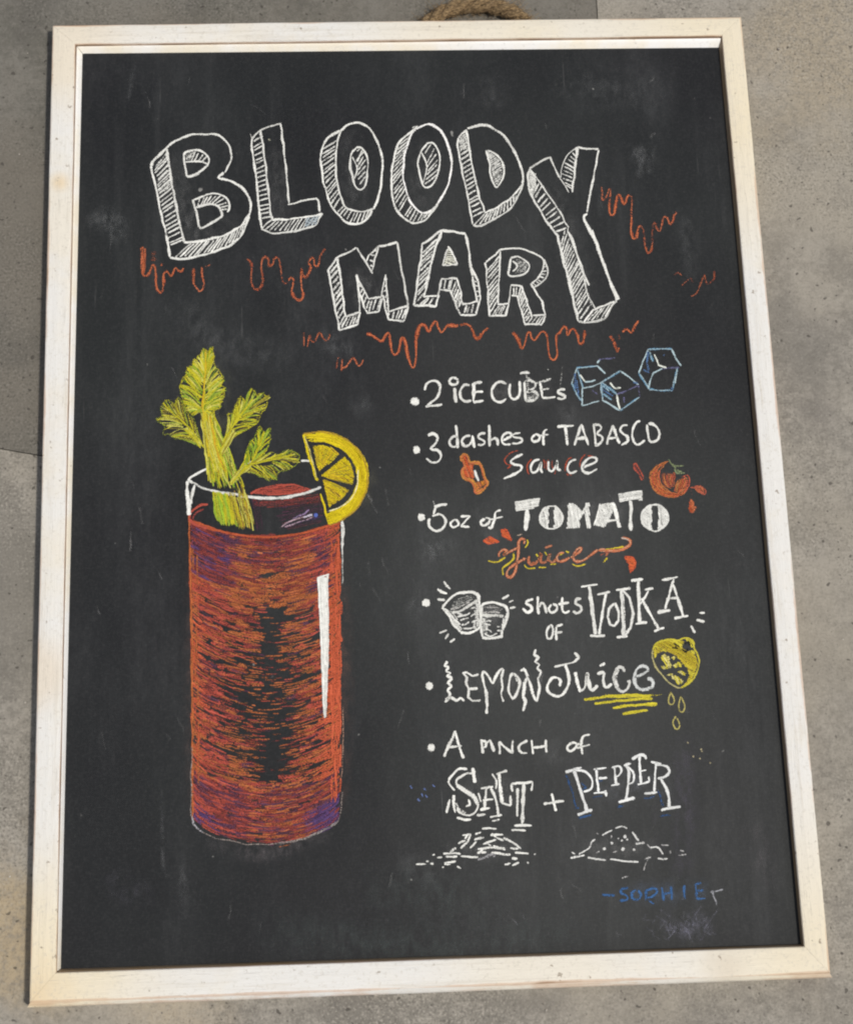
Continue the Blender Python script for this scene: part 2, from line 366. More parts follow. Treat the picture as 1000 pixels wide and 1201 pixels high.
# ------------------------------------------------------------------ chalk strokes
MCH, MDU = m_chalk(), m_dust()
WHITE = (.75, .76, .73); RED = (.36, .08, .05); ORG = (.56, .165, .075); YEL = (.68, .56, .03); GRN = (.16, .30, .03)
BLUE = (.13, .28, .42); LBLUE = (.42, .55, .60); NAVY = (.042, .095, .22); PURP = (.11, .06, .16)
OX = OY = 0.0; SCL = 1.0; ZC = [2e-5]
def F(x, y, s):
    global OX, OY, SCL
    OX, OY, SCL = x, y, s
def P(txt):
    if not isinstance(txt, str): return [(OX+x/SCL, OY+y/SCL) for x, y in txt]
    return [(OX+float(a.split(',')[0])/SCL, OY+float(a.split(',')[1])/SCL) for a in txt.split()]
def resample(pts, step):
    pts = np.asarray(pts, float); d = np.r_[0, np.cumsum(np.hypot(*np.diff(pts, axis=0).T))]
    n = max(2, int(d[-1]/step)+1); t = np.linspace(0, d[-1], n)
    return np.c_[np.interp(t, d, pts[:, 0]), np.interp(t, d, pts[:, 1])], d[-1]
def smooth_pts(pts):
    if len(pts) < 3: return pts
    q = [Vector(p).to_3d() for p in pts]; return [(v.x, v.y) for v in catmull(q, 7)]
class Chalk:
    made = 0; layered = False                   # layered: keep stacking above the drawing below
    def __init__(s):
        s.v = []; s.f = []; s.c = []; s.p = []; Chalk.made += 1
        if not Chalk.layered: ZC[0] = 3e-5+Chalk.made*1.5e-6
    def rib(s, pts, w, col, p=1.0, jit=.45, vary=.22, taper=True, cvar=.07, step=1.6):
        """pts in photo pixels on the board; w width in pixels"""
        q, ln = resample(pts, step); n = len(q)
        if ln < .3: return
        t = np.gradient(q, axis=0); t /= np.maximum(np.hypot(t[:, 0], t[:, 1]), 1e-9)[:, None]
        nr = np.c_[-t[:, 1], t[:, 0]]
        def lf(k): 
            m = max(2, int(ln/k)+2); return np.interp(np.linspace(0, m-1, n), np.arange(m), rng.normal(0, 1, m))
        q = q+nr*(lf(9)*jit)[:, None]
        ww = w*(1+vary*lf(7)); ww = np.clip(ww, w*.5, w*1.6)
        pr = p*(1+.16*lf(6))
        if taper and n > 3: ww[0] *= .65; ww[-1] *= .55; pr[-1] *= .85
        ZC[0] += 1e-7; z = Z0+ZC[0]
        cv = np.clip(np.asarray(col)*(1+rng.normal(0, cvar)), 0, .9)
        b = len(s.v)
        for i in range(n):
            for a, e_ in ((-.62, 0), (-.30, 1), (.30, 1), (.62, 0)):
                x, y = q[i]+nr[i]*ww[i]*a
                v = at(x, y, Z0); s.v.append((v.x, v.y, z)); s.c.append((*cv, 1)); s.p.append(pr[i]*1.15 if e_ else -.12)
        for i in range(n-1):
            for k in range(3):
                a = b+i*4+k; s.f.append((a, a+1, a+5, a+4))
    def soft(s, pts, w, col, p):
        q, ln = resample(smooth_pts(pts), max(2., w/4)); n = len(q)
        if n < 2: return
        t = np.gradient(q, axis=0); t /= np.maximum(np.hypot(t[:, 0], t[:, 1]), 1e-9)[:, None]; nr = np.c_[-t[:, 1], t[:, 0]]
        ZC[0] += 1e-7; z = Z0+ZC[0]; b = len(s.v); prof = ((-.9, 0), (-.6, .25), (-.3, .75), (0, 1), (.3, .75), (.6, .25), (.9, 0))
        for i in range(n):
            e_ = math.sin(math.pi*(i+.5)/n)**.7*(0 if i in (0, n-1) else 1)
            for a, g_ in prof:
                x, y = q[i]+nr[i]*w*a; v = at(x, y); s.v.append((v.x, v.y, z)); s.c.append((*col, 1)); s.p.append(p*g_*e_)
        for i in range(n-1):
            for k in range(6):
                a = b+i*7+k; s.f.append((a, a+1, a+8, a+7))
    def s(self, txt, w=2.2, col=WHITE, p=1.0, curve=True, **k):
        pts = P(txt); self.rib(smooth_pts(pts) if curve else pts, w, col, p, **k); return self
    def l(self, txt, w=2.2, col=WHITE, p=1.0, **k): return self.s(txt, w, col, p, False, **k)
    def dot(s, x, y, r, col=WHITE, p=1.0, ry=None):
        x, y = OX+x/SCL, OY+y/SCL; ry = ry or r; b = len(s.v); ZC[0] += 1e-7; z = Z0+ZC[0]
        v = at(x, y); s.v.append((v.x, v.y, z)); s.c.append((*col, 1)); s.p.append(1.2*p)
        N = 18; jj = [random.uniform(.88, 1.12) for _ in range(N)]
        for k, e_ in ((.75, 1.15), (1.12, -.1)):
            for i in range(N):
                a = 2*math.pi*i/N; v = at(x+r*k*jj[i]*math.cos(a), y+ry*k*jj[i]*math.sin(a)); s.v.append((v.x, v.y, z)); s.c.append((*col, 1)); s.p.append(e_*p)
        for i in range(N):
            j = (i+1) % N; s.f.append((b, b+1+i, b+1+j)); s.f.append((b+1+i, b+1+N+i, b+1+N+j, b+1+j))
    def hatch(s, A, B, n, slant=.0, w=1.2, col=WHITE, p=.8, jit=.2):
        """strokes between two polylines (photo frame coords)"""
        A, B = [resample(P(x), .4)[0] for x in (A, B)]
        n = max(3, int(n*.80)); w *= 1.12
        for i in range(n):
            t = (i+.5+rng.normal(0, .12))/n; u = t+slant
            if not 0 <= t <= 1: continue
            if u < 0 or u > 1:
                continue
            a = A[int(np.clip(t, 0, .999)*len(A))]; b = B[int(np.clip(u, 0, .999)*len(B))]
            k0, k1 = rng.uniform(-.02, .14), rng.uniform(.84, 1.02)
            s.rib([a+(b-a)*k0, a+(b-a)*k1], w, col, p*rng.uniform(.8, 1.15), jit)
    def fill(s, poly, ang, gap, w, cols, p=.9, jit=.3):
        """hatched fill of a polygon"""
        q = np.asarray(P(poly)); c, sn = math.cos(R(ang)), math.sin(R(ang))
        rot = np.array([[c, sn], [-sn, c]]); r = q@rot.T; y = r[:, 1].min()+gap*.4
        while y < r[:, 1].max():
            xs = []
            for i in range(len(r)):
                (x0, y0), (x1, y1) = r[i], r[(i+1) % len(r)]
                if (y0 <= y) != (y1 <= y): xs.append(x0+(y-y0)/(y1-y0)*(x1-x0))
            xs.sort()
            for a, b in zip(xs[::2], xs[1::2]):
                if b-a > .6: s.rib(np.array([[a+rng.uniform(0, .5), y], [b-rng.uniform(0, .5), y+rng.normal(0, .2)]])@rot, w, cols[rng.integers(len(cols))], p*rng.uniform(.8, 1.15), jit)
            y += gap*rng.uniform(.75, 1.25)
    def bundle(s, A, B, n, w, cols, p=.9, jit=.6, t0=(0, .25), t1=(.75, 1)):
        A, B = [resample(smooth_pts(P(x)), .5)[0] for x in (A, B)]
        for i in range(n):
            u = rng.uniform(0, 1); a, b = rng.uniform(*t0), rng.uniform(*t1); T = np.linspace(a, b, 7)
            pts = [(A[int(min(t, .999)*len(A))]*(1-u)+B[int(min(t, .999)*len(B))]*u) for t in T]
            s.rib(pts, w*rng.uniform(.7, 1.3), cols[rng.integers(len(cols))], p*rng.uniform(.65, 1.15), jit)
    def leaf(s, mid, out, n, cols, w=1.3, p=.9):
        Mq = resample(smooth_pts(P(mid)), .4)[0]; O = resample(P(out), .4)[0]
        for i in range(n):
            e_ = O[rng.integers(len(O))]; d = np.hypot(*(Mq-e_).T); k = int(d.argmin()); k = max(0, k-int(len(Mq)*rng.uniform(.16, .42)))
            a = Mq[k]; m_ = (a+e_)/2+(Mq[min(len(Mq)-1, k+int(len(Mq)*.12))]-a)*.2
            lo = rng.uniform(0, .35)
            pts = [a+(e_-a)*lo, m_, a+(e_-a)*rng.uniform(.86, 1.10)]
            s.rib(smooth_pts([tuple(x) for x in pts]), w*rng.uniform(.7, 1.5), cols[rng.integers(len(cols))], p*rng.uniform(.6, 1.15), .4)
        for k in range(2):
            o_ = resample(P(out), 2.2)[0]; s.rib(o_+rng.normal(0, .55, o_.shape), w*.7, cols[k % len(cols)], p*.55, .5)
        s.rib(Mq, w*1.5, cols[0], p*1.1, .4); s.rib(Mq, w*1.2, cols[0], p, .6)
    def build(s, name, parent, m=None, label=None):
        o = mesh_obj(name, s.v, s.f, m or MCH, parent, attrs={'prs': ('FLOAT', s.p), 'col': ('FLOAT_COLOR', s.c)})
        if label: o['label'] = label
        return o
def group(name, label=None):
    o = bpy.data.objects.new(name, None); C.objects.link(o); o.parent = board
    if label: o['label'] = label
    return o

# old chalk dust and wiped marks
D = Chalk(); F(0, 0, 1)
def smudge(txt, w, p=.25, col=(.6, .62, .64)): D.soft(P(txt), w, col, p*.75)
for a in (('112,250 130,262 140,285', 20, .20), ('100,262 128,255 148,270', 16, .14), ('205,345 255,400 350,420', 34, .10), ('370,395 420,410', 24, .17), ('150,120 158,75', 5, .14),
          ('738,190 752,175 748,210', 9, .20), ('765,172 760,205', 7, .16), ('700,215 706,260', 6, .10), ('800,860 803,960 798,1040', 22, .12, (.42, .36, .55)), ('770,940 775,1010', 12, .07, (.42, .36, .5)),
          ('215,990 215,1080', 10, .10), ('190,925 192,1020 200,1025', 4, .16), ('130,1020 150,1050 180,1040', 24, .09, (.5, .48, .6)), ('520,655 500,640 540,650', 26, .13), ('480,700 500,720', 30, .10),
          ('640,870 660,900', 28, .10), ('455,1000 520,1030', 34, .08), ('800,240 812,330', 20, .08), ('640,100 800,110', 50, .07), ('560,90 590,130', 30, .07), ('410,480 440,470', 20, .08),
          ('290,1090 500,1110 700,1090', 44, .09, (.4, .52, .5)), ('420,1040 600,1060', 50, .09, (.4, .5, .48)), ('655,470 690,520', 24, .10), ('880,960 905,1050', 24, .09, (.5, .45, .5)), ('560,590 580,640', 18, .10)): smudge(*a)
for i in range(46):                                                      # rubbed out scribble near the bottom
    x, y = random.gauss(795, 26), random.gauss(1084, 9); a = random.choice((.55, -.95, .2, 1.2)); l = random.uniform(5, 18)
    D.rib([(x, y), (x+l*math.cos(a), y+l*math.sin(a))], 2.2, (.40, .40, .52), .17, .4)
for q in ('770,1070 800,1085 840,1088', '790,1095 830,1075'): D.soft(P(q), 22, (.42, .42, .56), .14)
for i in range(14):
    x, y = random.gauss(660, 90), random.gauss(1090, 8); D.rib([(x, y), (x+random.gauss(0, 5), y+random.uniform(-14, 14))], 1.6, (.45, .45, .5), .14, .4)
for i in range(80):                                                      # short grey streaks all over
    x, y = random.uniform(110, 880), random.uniform(80, 1090); a = random.gauss(1.45, .35); l = random.uniform(4, 26)
    D.rib([(x, y), (x+l*math.cos(a), y+l*math.sin(a))], random.uniform(1.2, 3.5), (.6, .6, .6), random.uniform(.04, .15), .8)
for q, w, p_, c_ in (('232,600 226,760 228,960', 16, .14, (.5, .3, .25)), ('396,640 402,800 398,960', 18, .16, (.5, .28, .22)), ('240,985 310,1000 390,975', 18, .16, (.45, .4, .42)), ('215,470 250,440 262,560', 34, .12, (.5, .5, .3)), ('400,520 430,570 400,610', 22, .10, (.5, .48, .3)),
                 ('200,180 230,280 280,250', 26, .12, (.6, .6, .6)), ('320,170 330,260', 22, .10, (.6, .6, .6)), ('410,150 420,260', 30, .09, (.6, .6, .6)), ('500,160 490,260', 30, .09, (.6, .6, .6)), ('640,200 690,360', 26, .11, (.6, .6, .6)), ('420,310 440,370', 34, .12, (.6, .6, .6)),
                 ('570,460 650,458', 22, .16, (.6, .6, .6)), ('610,605 780,600', 26, .12, (.6, .6, .6)), ('700,710 800,720', 34, .10, (.6, .6, .6)), ('540,720 590,730', 34, .14, (.6, .6, .6)), ('530,800 640,800', 26, .10, (.6, .6, .6)), ('540,930 620,930', 34, .12, (.6, .6, .6)), ('690,925 790,920', 30, .12, (.5, .54, .62)), ('520,1000 620,990', 24, .14, (.6, .6, .6)), ('680,1000 770,990', 24, .12, (.6, .6, .6)), ('730,1048 840,1045', 22, .16, (.3, .4, .6))):
    D.soft(P(q), w, c_, p_)
D.build('chalk_smear', panel, MDU)['kind'] = 'stuff'

# title lettering
T = group('title_lettering', 'large white block lettering with hatched sides')
def letter(): return Chalk()
c = letter(); F(170, 140, 7.065)
edgeL = '180,240 205,400 240,620 285,850 325,1020'; outL = '50,385 75,480 100,590 130,750 165,900 190,1040 210,1140'
c.s('180,240 230,195 280,165 350,140 440,118 500,128 560,120 620,135 670,175 705,235 718,300 705,360 680,410 660,440', 2.1)
c.s('655,445 612,480 640,490 700,505 760,535 810,570 850,625 878,690 878,730 865,785 835,835 800,880 740,920 650,965 560,990 450,1008 325,1020', 2.6)
c.s(edgeL, 2.7); c.l(edgeL, 2, p=.7); c.s('180,240 120,290 70,345 50,385', 3.0); c.s(outL, 2.7)
c.s('210,1140 270,1155 350,1150 450,1130 550,1105 680,1055 740,1020 790,970 830,890 865,800', 2.6)
c.hatch('75,400 110,590 140,750 172,900 215,1100', edgeL, 27, .05, 1.5, p=.9)
c.hatch('230,1140 350,1145 450,1125 550,1100 680,1050 740,1015 790,965 830,890', '330,1020 450,1008 560,990 650,965 740,920 800,880 850,820', 23, .09, 1.5, p=.9)
c.hatch('75,400 110,590 120,640', '180,260 205,420 225,560', 9, .02, 1.6, p=.6)
c.s('320,300 335,275 370,262 420,258 470,262 510,290 530,325 525,360 500,395 460,430 420,455 355,470 340,420 328,350 320,300', 2.3)
c.s('335,358 400,350 470,355 520,370', 1.6); c.hatch('345,345 510,355', '345,275 420,262 500,285 525,330', 8, .12, 1.7)
c.fill('325,300 370,268 430,262 400,300 350,345', -40, .9, 1.1, [WHITE], .5)
c.s('400,665 470,640 560,615 620,622 670,650 700,700 700,745 685,770', 2.0)
c.s('400,665 420,740 440,830 460,890 500,885 560,855 610,825 642,800 640,770 620,735 580,710 540,702 480,715 425,735', 2.4)
c.hatch('425,735 480,715 540,702 600,720 640,780', '405,665 560,618 640,630 695,690 690,760', 14, .10, 1.4)
c.build('letter', T)
c = letter(); F(280, 130, 5.556)
fe = '140,125 165,300 190,500 205,650 218,710'
c.l('140,125 200,100 272,82', 1.7).l('268,80 285,170 300,330 318,480 328,605', 2.2).l('318,607 420,590 500,568', 2.0).s('500,568 520,590 527,655', 2.0)
c.s('545,668 440,692 320,706 218,710', 2.6); c.s(fe, 2.4); c.s('140,125 85,180', 1.9); c.s('85,180 90,260 110,400 130,600 148,765', 2.3); c.l('70,150 85,182', .9, p=.6)
c.s('148,765 220,795 300,795 400,775 500,745 525,700 545,668', 2.0); c.l('148,765 215,705', 1.5)
c.hatch('88,190 110,400 130,600 148,750', fe, 24, .05, 1.5, p=.85); c.hatch('165,775 300,793 400,773 505,740', '218,712 320,706 440,690 530,672', 17, .07, 1.3, p=.85)
c.fill('440,700 530,675 505,740 430,760', -50, 1.0, 1.2, [(.55, .65, .72)], .6); c.dot(200, 188, 1.3, (.6, .6, .45), .6)
c.build('letter', T)
c = letter()
c.s('660,130 710,90 770,78 830,95 870,140 905,210 930,290 938,370 925,480 900,580 875,640', 2.4).s('875,640 810,658 750,652 700,630 670,570 645,480 630,380 635,280 645,200 665,130', 2.2)
c.s('660,130 600,165 555,220 535,290 540,380 560,490 585,580 620,650 670,700 720,735 790,735 850,690 875,640', 2.4); c.s('780,76 850,110 905,210', 1.8)
c.hatch('545,240 538,370 560,490 585,580 620,645', '645,190 632,300 632,390 645,480 670,570', 19, -.02, 1.5); c.hatch('630,650 720,733 790,733 850,690', '680,595 720,645 780,655 865,645', 13, .04, 1.4)
c.s('765,240 800,240 825,280 840,350 835,430 820,490 790,515 760,490 740,420 725,340 735,280 765,240', 2.1).s('738,300 765,350 768,400 752,450', 1.4).s('730,300 730,370 750,440', 1.8)
c.hatch('765,300 768,380 765,440 785,500', '800,245 830,310 836,400 825,470', 9, -.16, 1.5); c.l('768,262 795,245', 1.6); c.l('765,330 815,265', 1.4)
c.build('letter', T)
c = letter(); F(370, 130, 4)
c.s('470,85 500,70 535,65 580,90 610,140 630,200 637,260 628,320 605,380 575,430 540,470 500,480 470,460 440,420 420,370 410,300 415,220 430,160 450,110 470,85', 2.3)
c.s('478,72 430,110 390,150 370,210 358,280 355,370 370,440 400,490 450,525 490,520 530,495 575,430', 2.3); c.l('455,82 480,70', 2.4, p=.6); c.s('635,200 640,260', 1.6)
c.hatch('390,155 365,240 357,330 362,410 400,485', '455,110 425,180 412,270 415,350 440,420', 20, -.02, 1.4); c.hatch('405,490 450,523 490,518 530,492', '445,428 475,465 510,480 550,460', 10, .02, 1.4)
c.s('520,155 550,150 575,185 582,240 570,300 545,350 510,360 490,320 478,250 490,200 520,155', 1.9).s('500,195 520,250 512,310 498,345', 1.4).s('485,215 480,260 500,340', 2.0)
c.hatch('515,200 522,250 515,310 505,355', '548,155 580,220 575,285 550,345', 11, -.2, 1.3); c.l('512,200 540,155', 1.3)
c.build('letter', T)
c = letter()
fe = '705,88 720,170 740,280 765,390 792,478'
c.s('712,82 760,68 810,72 860,100 905,150 940,210 970,290 970,345', 2.7).s('970,345 940,385 890,428 840,458 792,480', 1.8); c.s('820,78 880,118 935,190', 1.8, p=.6)
c.s(fe, 2.2); c.s('705,92 668,128', 2.2); c.s('668,128 668,180 690,290 715,420 738,532', 2.2); c.s('738,535 770,540 830,512 900,470 945,412 975,340', 2.5)
c.hatch('670,140 690,290 715,420 737,525', fe, 24, .05, 1.6); c.hatch('760,538 830,510 900,468 955,395', '795,485 840,460 890,430 945,385', 15, .06, 1.6); c.l('742,535 792,482', 1.8)
c.fill('670,130 705,100 715,180 680,190', 70, 1.0, 1.4, [WHITE], .6)
c.s('800,185 830,195 865,225 880,260 878,310 850,360 830,330 815,260 800,185', 2.3); c.fill('805,190 830,200 862,228 876,262 874,308 850,352 835,325 820,262', -35, 1.5, 1.2, [WHITE], .8)
c.build('letter', T)
c = letter(); F(570, 150, 4)
c.l('203,190 250,160 298,136', 2.2).s('300,135 320,185 345,235', 2.0).l('345,235 390,302', 1.2).l('428,92 415,200 402,302', 2.4).l('428,90 525,103', 2.4)
c.s('525,103 510,190 490,290 470,400', 2.2); c.s('470,400 460,425 510,530 550,640 590,740 615,800', 3.2)
c.s('205,190 198,240 200,292', 2.6); c.fill('205,195 230,215 235,270 215,320 200,290', 70, .9, 1.3, [WHITE], .85)
le = '210,195 260,272 330,372 385,468'; lo = '200,292 250,382 300,462 338,512'
c.s(le, 1.7).s(lo, 2.8).l('385,468 382,490', 1.2); c.hatch(lo, le, 15, .10, 1.6)
c.s('382,485 405,520 435,620 480,740', 2.0).s('335,510 360,620 390,720 412,800', 2.8)
c.s('428,92 385,122 362,170 348,235', 1.2); c.hatch('425,95 415,200 402,298', '420,95 365,160 350,230 388,298', 15, -.10, 1.3)
F(560, 270, 5.556)
c.s('740,0 790,130 830,240 870,360 905,455', 2.2).l('895,455 922,440', 1.8).s('905,460 820,490 757,522', 2.2)
e1 = '505,-40 540,-60 590,20 640,140 690,300 720,420 762,515'; o1_ = '490,0 520,40 560,200 600,360 630,480 652,590'
c.s('590,20 640,140 690,300 720,420 762,515', 1.8).s('690,300 720,420 740,500', 1.3, p=.5).s('520,40 560,200 600,360 630,480 652,590', 2.4).s('620,455 650,590', 1.8)
c.hatch('525,60 560,200 600,360 630,480 660,590', '560,-20 640,140 690,300 720,420 755,510', 28, -.07, 1.6)
c.s('652,590 700,605 780,590 840,560 870,500 905,462', 2.2); c.hatch('690,603 780,590 845,555', '770,520 820,495 890,470', 7, .08, 1.5); c.l('690,600 755,515', 2.0)
c.build('letter', T)
c = letter(); F(370, 250, 5)
c.l('128,258 240,205', 2.5).l('240,205 290,280 332,355', 2.2).l('330,352 368,190', 2.0).l('365,192 478,174', 2.5).l('475,172 500,300 545,548', 2.5)
c.l('545,545 432,578', 2.4).l('430,578 425,500 410,360', 1.8).l('410,360 385,492 310,502 240,360', 1.8).l('240,360 255,500 262,580', 1.8).l('262,580 172,606', 2.2).l('175,606 150,400 130,255', 2.4)
c.l('128,258 72,332', 2.3).l('74,330 100,480 140,688', 2.4).l('138,688 245,652', 2.3).l('245,655 264,580', 1.6)
c.l('240,365 262,480 302,588', 2.4).l('300,586 370,575 388,500', 2.0).l('395,480 430,622 512,630 545,548', 2.3)
c.hatch('80,340 100,480 140,670', '130,270 150,400 172,600', 13, .02, 2.0); c.hatch('142,680 245,648', '178,608 262,582', 7, .05, 1.7); c.hatch('245,380 265,480 300,575', '245,370 305,495 318,505', 8, .05, 1.7)
c.hatch('305,580 365,572', '320,505 385,494', 4, .1, 1.7); c.hatch('412,380 400,470 430,610', '412,370 428,500 432,575', 9, .0, 1.8); c.hatch('440,622 510,626', '438,580 535,555', 6, .1, 1.7)
c.l('365,195 312,248 298,285', 1.6); c.hatch('362,200 348,260 335,340', '345,215 312,255 325,330', 6, -.05, 1.6)
c.build('letter', T)
c = letter()
c.l('740,100 878,120', 2.8).l('738,100 700,210 670,320 632,490', 2.7).l('632,490 715,485', 2.4).l('716,485 738,383', 2.0).l('735,384 832,385', 2.2).l('832,385 865,540', 2.2).l('865,535 945,520', 2.2)
c.l('876,118 905,290 945,525', 2.6).l('905,300 950,392 968,500 938,597', 2.2).l('740,100 622,186', 2.5).l('624,186 605,350 578,542', 2.5).l('576,542 705,546 720,480', 2.6)
c.l('730,450 790,455 820,520 850,598', 2.2).l('848,597 938,597', 2.5)
c.hatch('628,195 605,350 590,530', '730,110 675,300 635,485', 15, -.03, 1.7); c.hatch('590,540 700,543', '640,494 715,488', 6, .1, 1.6); c.hatch('740,448 790,452 820,520 850,585', '742,388 825,388 845,450 862,535', 13, .02, 1.7)
c.hatch('855,592 935,592', '868,542 942,525', 5, .1, 1.7); c.hatch('910,310 950,392 965,500', '905,290 930,420 945,520', 9, -.05, 1.4)
c.l('780,195 745,305', 1.8).l('742,305 832,300', 2.2).l('832,300 780,193', 2.0); c.fill('780,200 750,300 825,297', 15, 2.2, 1.4, [(.75, .76, .66)], .8)
c.build('letter', T)
c = letter(); F(560, 270, 5.556)
c.s('145,130 200,118 280,122 350,145 400,175 430,212 425,260 400,300 348,347', 2.0).s('348,347 380,402 420,470 440,552', 2.2).l('440,550 350,556', 1.8).l('350,570 320,460 285,360', 2.0).l('285,360 215,358', 2.0).l('215,358 208,430 200,480', 1.6).l('200,480 128,480', 2.0).l('132,480 140,300 147,130', 1.8)
c.l('147,130 50,212', 2.2).l('50,212 65,400 75,562', 2.2).l('75,560 185,556 206,480', 2.0).l('220,430 255,430 290,530 305,612', 2.2).l('303,610 412,616 442,550', 2.2).s('430,190 455,260 432,320 365,375 348,347', 2.0)
c.hatch('55,225 65,400 78,550', '145,140 140,300 132,475', 15, -.05, 1.5); c.hatch('80,558 185,553', '135,484 200,483', 7, .08, 1.5); c.hatch('222,428 255,428 290,530 308,605', '222,362 285,364 320,460 348,560', 14, 0, 1.7); c.hatch('315,608 410,612', '352,562 437,555', 6, .08, 1.6); c.hatch('432,200 452,260 430,318 370,372', '430,212 422,265 400,300 352,347', 10, .02, 1.5)
c.s('215,180 260,175 310,195 335,230 320,270 280,290 205,292 212,230 215,180', 2.2).s('228,200 255,225 250,250 228,270', 1.8); c.fill('245,185 310,200 330,232 310,270 240,285 268,240', -45, 1.3, 1.2, [(.55, .56, .54)], .6)
c.build('letter', T)

# blood drips under the title
G = group('drip_drawing', 'orange red dripping lines chalked round the title')
def drip(txts, name='drip'):
    c = Chalk()
    for t, w, p in txts:
        c.s(t, w*1.1, (.44, .10, .05), p*.7, jit=.3); c.s(t, w*.72, ORG if p > .72 else (.52, .16, .08), p*.9, jit=.3)
    c.build(name, G)
F(150, 270, 7.143)
drip([('125,140 130,230 128,310 122,350 140,380 170,370 195,320 205,290 225,310 232,370 235,440 250,500 275,520 295,490 300,430 302,370 325,345 345,365 365,390 380,350 400,315 425,340 450,345 470,320', 2.4, .85), ('112,145 118,230 112,330', 2.2, .7), ('145,150 145,240 140,360', 2.4, .7), ('285,280 280,300', 1.6, .5), ('215,180 220,260', 6, .22)])
drip([('550,320 550,380 550,440 575,485 605,515 635,470 635,420 620,370 620,310', 2.2, .66), ('548,330 552,440', 3.6, .5), ('650,310 690,285', 1.6, .4)])
F(270, 280, 7.143)
drip([('140,170 170,200 180,270 175,350 190,400 215,425 250,410 275,360 265,290 260,220 275,165 305,155 320,185 325,230 355,215 370,170 400,160 415,200 430,290', 2.2, .68), ('430,290 440,360 465,375 490,350', 2.0, .42), ('490,350 510,325 525,340 525,390 515,440 540,490 580,520 610,480 600,420 590,340 595,280 600,250 610,300 630,325 655,290 675,240 660,200 680,165 700,165 705,215 730,230 745,195', 2.5, .76), ('745,195 750,150 775,110 798,85', 2.2, .5), ('515,440 540,490 580,520', 3, .7)])
F(340, 370, 7.143)
drip([('120,145 120,200 118,255', 1.8, .6), ('165,165 155,220 145,265', 2, .6), ('165,165 175,205 205,220 235,160 255,148 275,185 300,215 325,190 335,155', 1.9, .62)])
drip([('405,350 395,400 390,450', 1.5, .5), ('435,365 435,420 430,470', 2, .7), ('430,440 470,430 500,385 525,352 550,380 575,420 600,400 612,370', 2, .66)])
F(370, 250, 5)
drip([('300,705 330,715 385,750 410,720 430,705 440,760 450,815 470,830 490,800 500,740 515,730 530,770 540,840 565,905 585,880 590,800 590,730 600,680 625,650 645,665 665,695 680,660 705,635 720,670 740,700 770,660 800,655 830,662', 2.5, .9), ('300,705 330,715', 3.4, .9), ('520,735 530,770 540,840 560,895', 3.2, .9), ('590,740 605,675 625,650', 3.8, .9), ('770,662 800,662 835,660', 3.8, .9), ('845,655 890,655 915,680 935,730 955,740 980,700 1010,672', 2.5, .9), ('920,690 945,735 975,705', 3.2, .9)])
F(590, 350, 5.882)
drip([('65,235 90,265 110,320 130,350 150,310 165,245 185,235 195,270 215,290 240,260 265,230 290,240 305,280 310,350 325,410 350,425 370,390 365,310 365,255 385,240 420,195 435,215 440,255 455,240 470,215 490,215 510,250 520,300 540,315 555,280 560,220', 2.3, .84), ('65,235 95,275 125,345', 3.8, .9), ('510,250 520,300 540,312 555,280 562,225', 3.3, .8)])
drip([('735,260 760,300 775,350 785,365 800,340', 2.6, .72), ('800,250 802,285', 1.5, .3)]); drip([('820,230 850,215 880,235 905,190 930,155', 2.8, .8), ('890,215 930,155', 3, .8)])
F(690, 190, 6.25)
drip([('95,180 100,220 100,275 130,250 150,195 160,220 150,300', 2.0, .55), ('150,290 150,360 165,390 190,370 200,290 210,245 230,245 250,300 265,310 280,260 295,240', 2.4, .85), ('295,240 315,260 315,330 315,400', 2.1, .5), ('315,400 310,510 325,560 350,550 360,490 380,465', 2.5, .82), ('380,465 400,490 410,560 412,620', 2, .42), ('412,620 430,665 455,650 465,600', 2.5, .78), ('465,600 465,520 470,460', 2, .3), ('470,455 485,450 500,490 520,505 535,460 550,400', 2, .55), ('550,400 575,410 595,455 615,430 625,390 645,370', 2.2, .68)])
drip([('625,830 650,812 680,830', 1.8, .5), ('680,910 720,870 745,855 765,885', 1.6, .34), ('750,985 790,960 820,890 850,830 860,880 885,890 915,850 915,800', 1.7, .46)])

# drink drawing
Chalk.layered = True
K = group('drink_drawing', 'tall red drink drawn in coloured chalk')
F(0, 0, 1)
c = Chalk()
XL = lambda y: np.interp(y, [605, 760, 960], [221.5, 225, 225.5]); XR = lambda y: np.interp(y, [605, 800, 960], [401, 401.5, 399.5])
topc = lambda u: 609+21*np.sin(np.pi*np.clip(u, 0, 1))**.8; botc = lambda u: 960+29*np.sin(np.pi*np.clip(u, 0, 1))**.5
def Y(u, v): return topc(u)*(1-v)+botc(u)*v
DR, RR, OO, BO, PP, BP = (.25, .056, .050), (.42, .086, .062), (.43, .138, .054), (.54, .115, .058), (.105, .046, .078), (.095, .055, .150)
def core(u, v):     # how bare the board is: 0 full chalk .. 1 bare
    cu = .54+.025*math.sin(v*13); wv = np.interp(v, [.0, .12, .22, .30, .45, .6, .70, .78, .81], [.09, .11, .10, .10, .10, .11, .16, .18, .02])
    a = float(np.clip(1.3-abs(u-cu)/wv, 0, 1))*np.interp(v, [0, .13, .22, .36, .5, .62, .70, .785, .82], [.05, .45, .95, .9, .62, .72, 1, 1, 0])
    wide = float(np.clip(1.35-abs(u-.5)/.32, 0, 1))*np.interp(v, [.18, .3, .4, .6, .72, .80], [0, .18, .40, .48, .40, 0])
    return max(a, wide)
